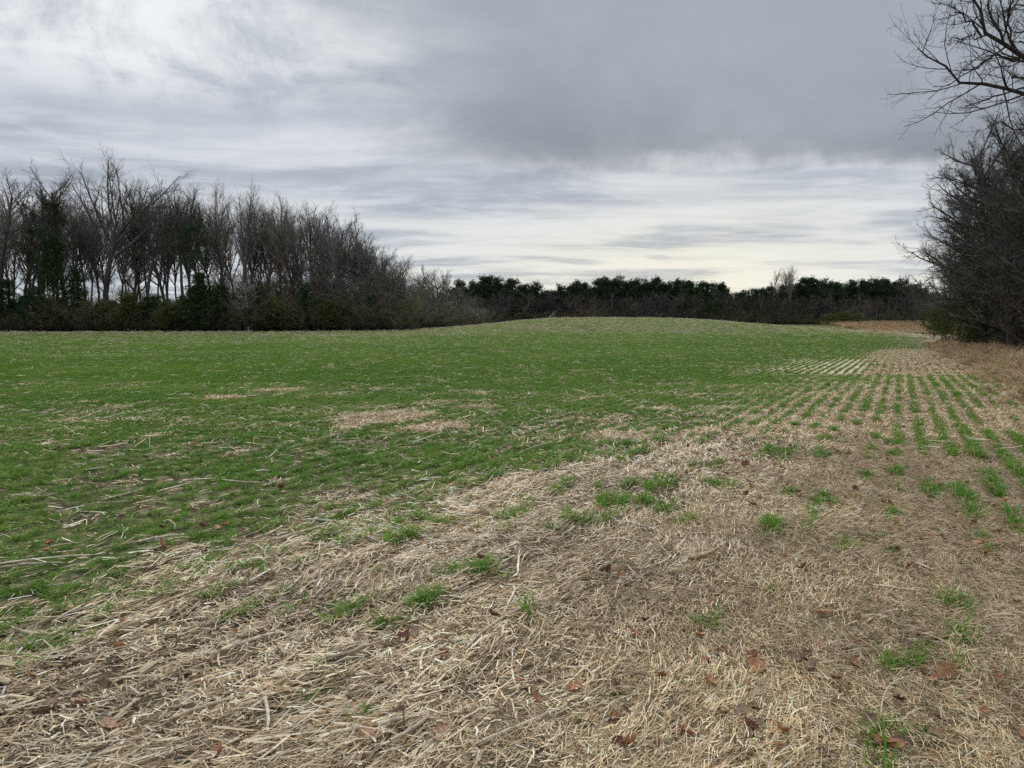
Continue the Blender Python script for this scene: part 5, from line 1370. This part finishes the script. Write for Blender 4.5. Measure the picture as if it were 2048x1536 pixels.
for px, py, rz, sc, lb in ((26, 1342, 3.4, 0.62, 'pale papery corn husk pointing out of the picture, upper of two'), (16, 1378, 2.9, 0.7, 'larger creamy corn husk lying below the first'), (283, 1330, 1.3, 0.75, 'small pale husk butt among long straws'), (545, 0, 0, 0, '')):
    if not sc: continue
    X, Y = gp(px, py); b, ps = husk(int(px)); e = bpy.data.objects.new('corn_husk', None); C.objects.link(e)
    e.location = (X, Y, float(height(X, Y)) + 0.03); e.rotation_euler = (0, 0, rz); e.scale = (sc,) * 3
    link('cob_butt', b, e)
    for m_ in ps: link('husk_blade', m_, e)
    tag(e, lb, 'corn husk', 'corn husks')

def stick():
    rng = np.random.default_rng(861); X, Y = gp(1408, 1128); k = 12; t = np.linspace(0, 1, k)
    P = np.stack([(t - 0.5) * 0.17, 0.05 * t ** 2.2 - 0.01, 0.018 + 0.035 * t ** 2], 1)[None]; R = np.interp(t, [0, .1, .6, 1], [.006, .011, .010, .006])[None] * (1 + 0.08 * rng.normal(size=(1, k)))
    s = Soup(); V, Q = tubes(P, R, 8, rng); s.add(V, Q, np.tile((0.27, 0.185, 0.085), (len(V), 1)) * (0.8 + 0.4 * rng.random((len(V), 1))))
    P1, R1 = spawn(P, R, rng, 3, 0.2, 0.9, 60, 10, 0.12, 0.5, 3, 0.1, 0.1, rmin=0.002); V, Q = tubes(P1, R1, 5, rng); s.add(V, Q, np.tile((0.25, 0.18, 0.09), (len(V), 1)))
    put('bent_stick', s.mesh('bent_stick', M['stalk'], True), X, Y, 0.05, 'short thick bent brown stick lying on the straw', 'stick', None, 1.35, 0.028, (0, 0))
    for px, py, L, rz, lb in ((760, 1028, 0.45, -0.55, 'thin dark twig slanting at the edge of the wheat'), (1790, 1395, 0.5, 0.9, 'pale bent grass stem arching over the leaf heap'), (1870, 1290, 0.42, 2.1, 'second pale bent stem over the leaf heap'), (1250, 1180, 0.5, -0.35, 'thin dark twig below the maroon leaf cluster')):
        X, Y = gp(px, py); P = np.stack([(t - .5) * L, 0.02 * np.sin(t * 5), 0.02 + 0.05 * np.sin(t * np.pi)], 1)[None]
        s = Soup(); V, Q = tubes(P, np.linspace(.0035, .0015, k)[None], 5, rng); pale = 'pale' in lb
        s.add(V, Q, np.tile((0.5, 0.42, 0.29) if pale else (0.10, 0.07, 0.05), (len(V), 1)))
        P1, R1 = spawn(P, np.linspace(.003, .0015, k)[None], rng, 4, 0.2, 1, 40, 10, 0.25, 0.6, 3, 0.1, 0.05, rmin=0.001); V, Q = tubes(P1, R1, 3, rng); s.add(V, Q, np.tile((0.5, 0.42, 0.29) if pale else (0.10, 0.07, 0.05), (len(V), 1)))
        put('grass_stem' if pale else 'twig', s.mesh('twig', M['stalk']), X, Y, rz, lb, 'twig', None, 1.0, 0.015, (0, 0))
stick()

def stake():
    rng = np.random.default_rng(871); X, Y = at(497.5, 124); s = Soup()
    P = np.array([[[0, 0, -0.1], [0, 0, 0.3], [0.01, 0, 0.7], [0.01, 0, 0.74]]]); V, Q = tubes(P, np.array([[0.03, 0.03, 0.03, 0.015]]), 6, rng); s.add(V, Q)
    m, k, b = mat('white_paint', 0.6); b.inputs['Base Color'].default_value = (0.62, 0.62, 0.60, 1)
    put('marker_stake', s.mesh('stake', m), X, Y, 0, 'small white marker stake where the wheat meets the tall wood', 'stake', None, 1.0, 0, (0.02, 0.03))
    m2, k, b = mat('white_rock', 0.7); g = m2.node_tree.nodes.new('ShaderNodeTexCoord'); m2.node_tree.links.new(k.mix(k.ss(k.noise(g.outputs['Object'], 5, 4), 0.3, 0.7), (0.6, 0.59, 0.56), (0.8, 0.79, 0.77)), b.inputs['Base Color'])
    import bmesh
    bm = bmesh.new(); bmesh.ops.create_icosphere(bm, subdivisions=3, radius=0.5)
    for v in bm.verts:
        n = 0.8 + 0.4 * float(fbm(v.co.x * 2 + 7, v.co.y * 2 + v.co.z * 1.7, 9, 3)); v.co = v.co * n; v.co.z = max(v.co.z * 0.55, -0.15)
    me = bpy.data.meshes.new('rock'); bm.to_mesh(me); bm.free(); me.materials.append(m2)
    X, Y = at(1831, 200); put('rock', me, X, Y, 0.3, 'bright white rock beside the grassy track', 'rock', None, 0.85, 0.3, (0, 0))
stake()


# things that would otherwise share a label are told apart by size where the size differs
def rank_labels():
    by_label = {}
    for o in C.objects:
        if o.parent is None and 'category' in o: by_label.setdefault(o['label'], []).append(o)
    words = {2: ('larger', 'smaller'), 3: ('largest', 'middle-sized', 'smallest'), 4: ('largest', 'second largest', 'third largest', 'smallest'), 5: ('largest', 'second largest', 'middle-sized', 'second smallest', 'smallest')}
    nums = {2: 'two', 3: 'three', 4: 'four', 5: 'five'}
    for lb, os_ in by_label.items():
        n = len(os_)
        if n in words and all('_size' in o for o in os_):
            os_.sort(key=lambda o: -o['_size'])
            for w_, o in zip(words[n], os_):
                txt = '%s of %s: %s' % (w_, nums[n], lb)
                if len(txt.replace(':', '').replace('-', ' ').split()) <= 16: o['label'] = txt
rank_labels()
for o in C.objects:
    if '_size' in o: del o['_size']
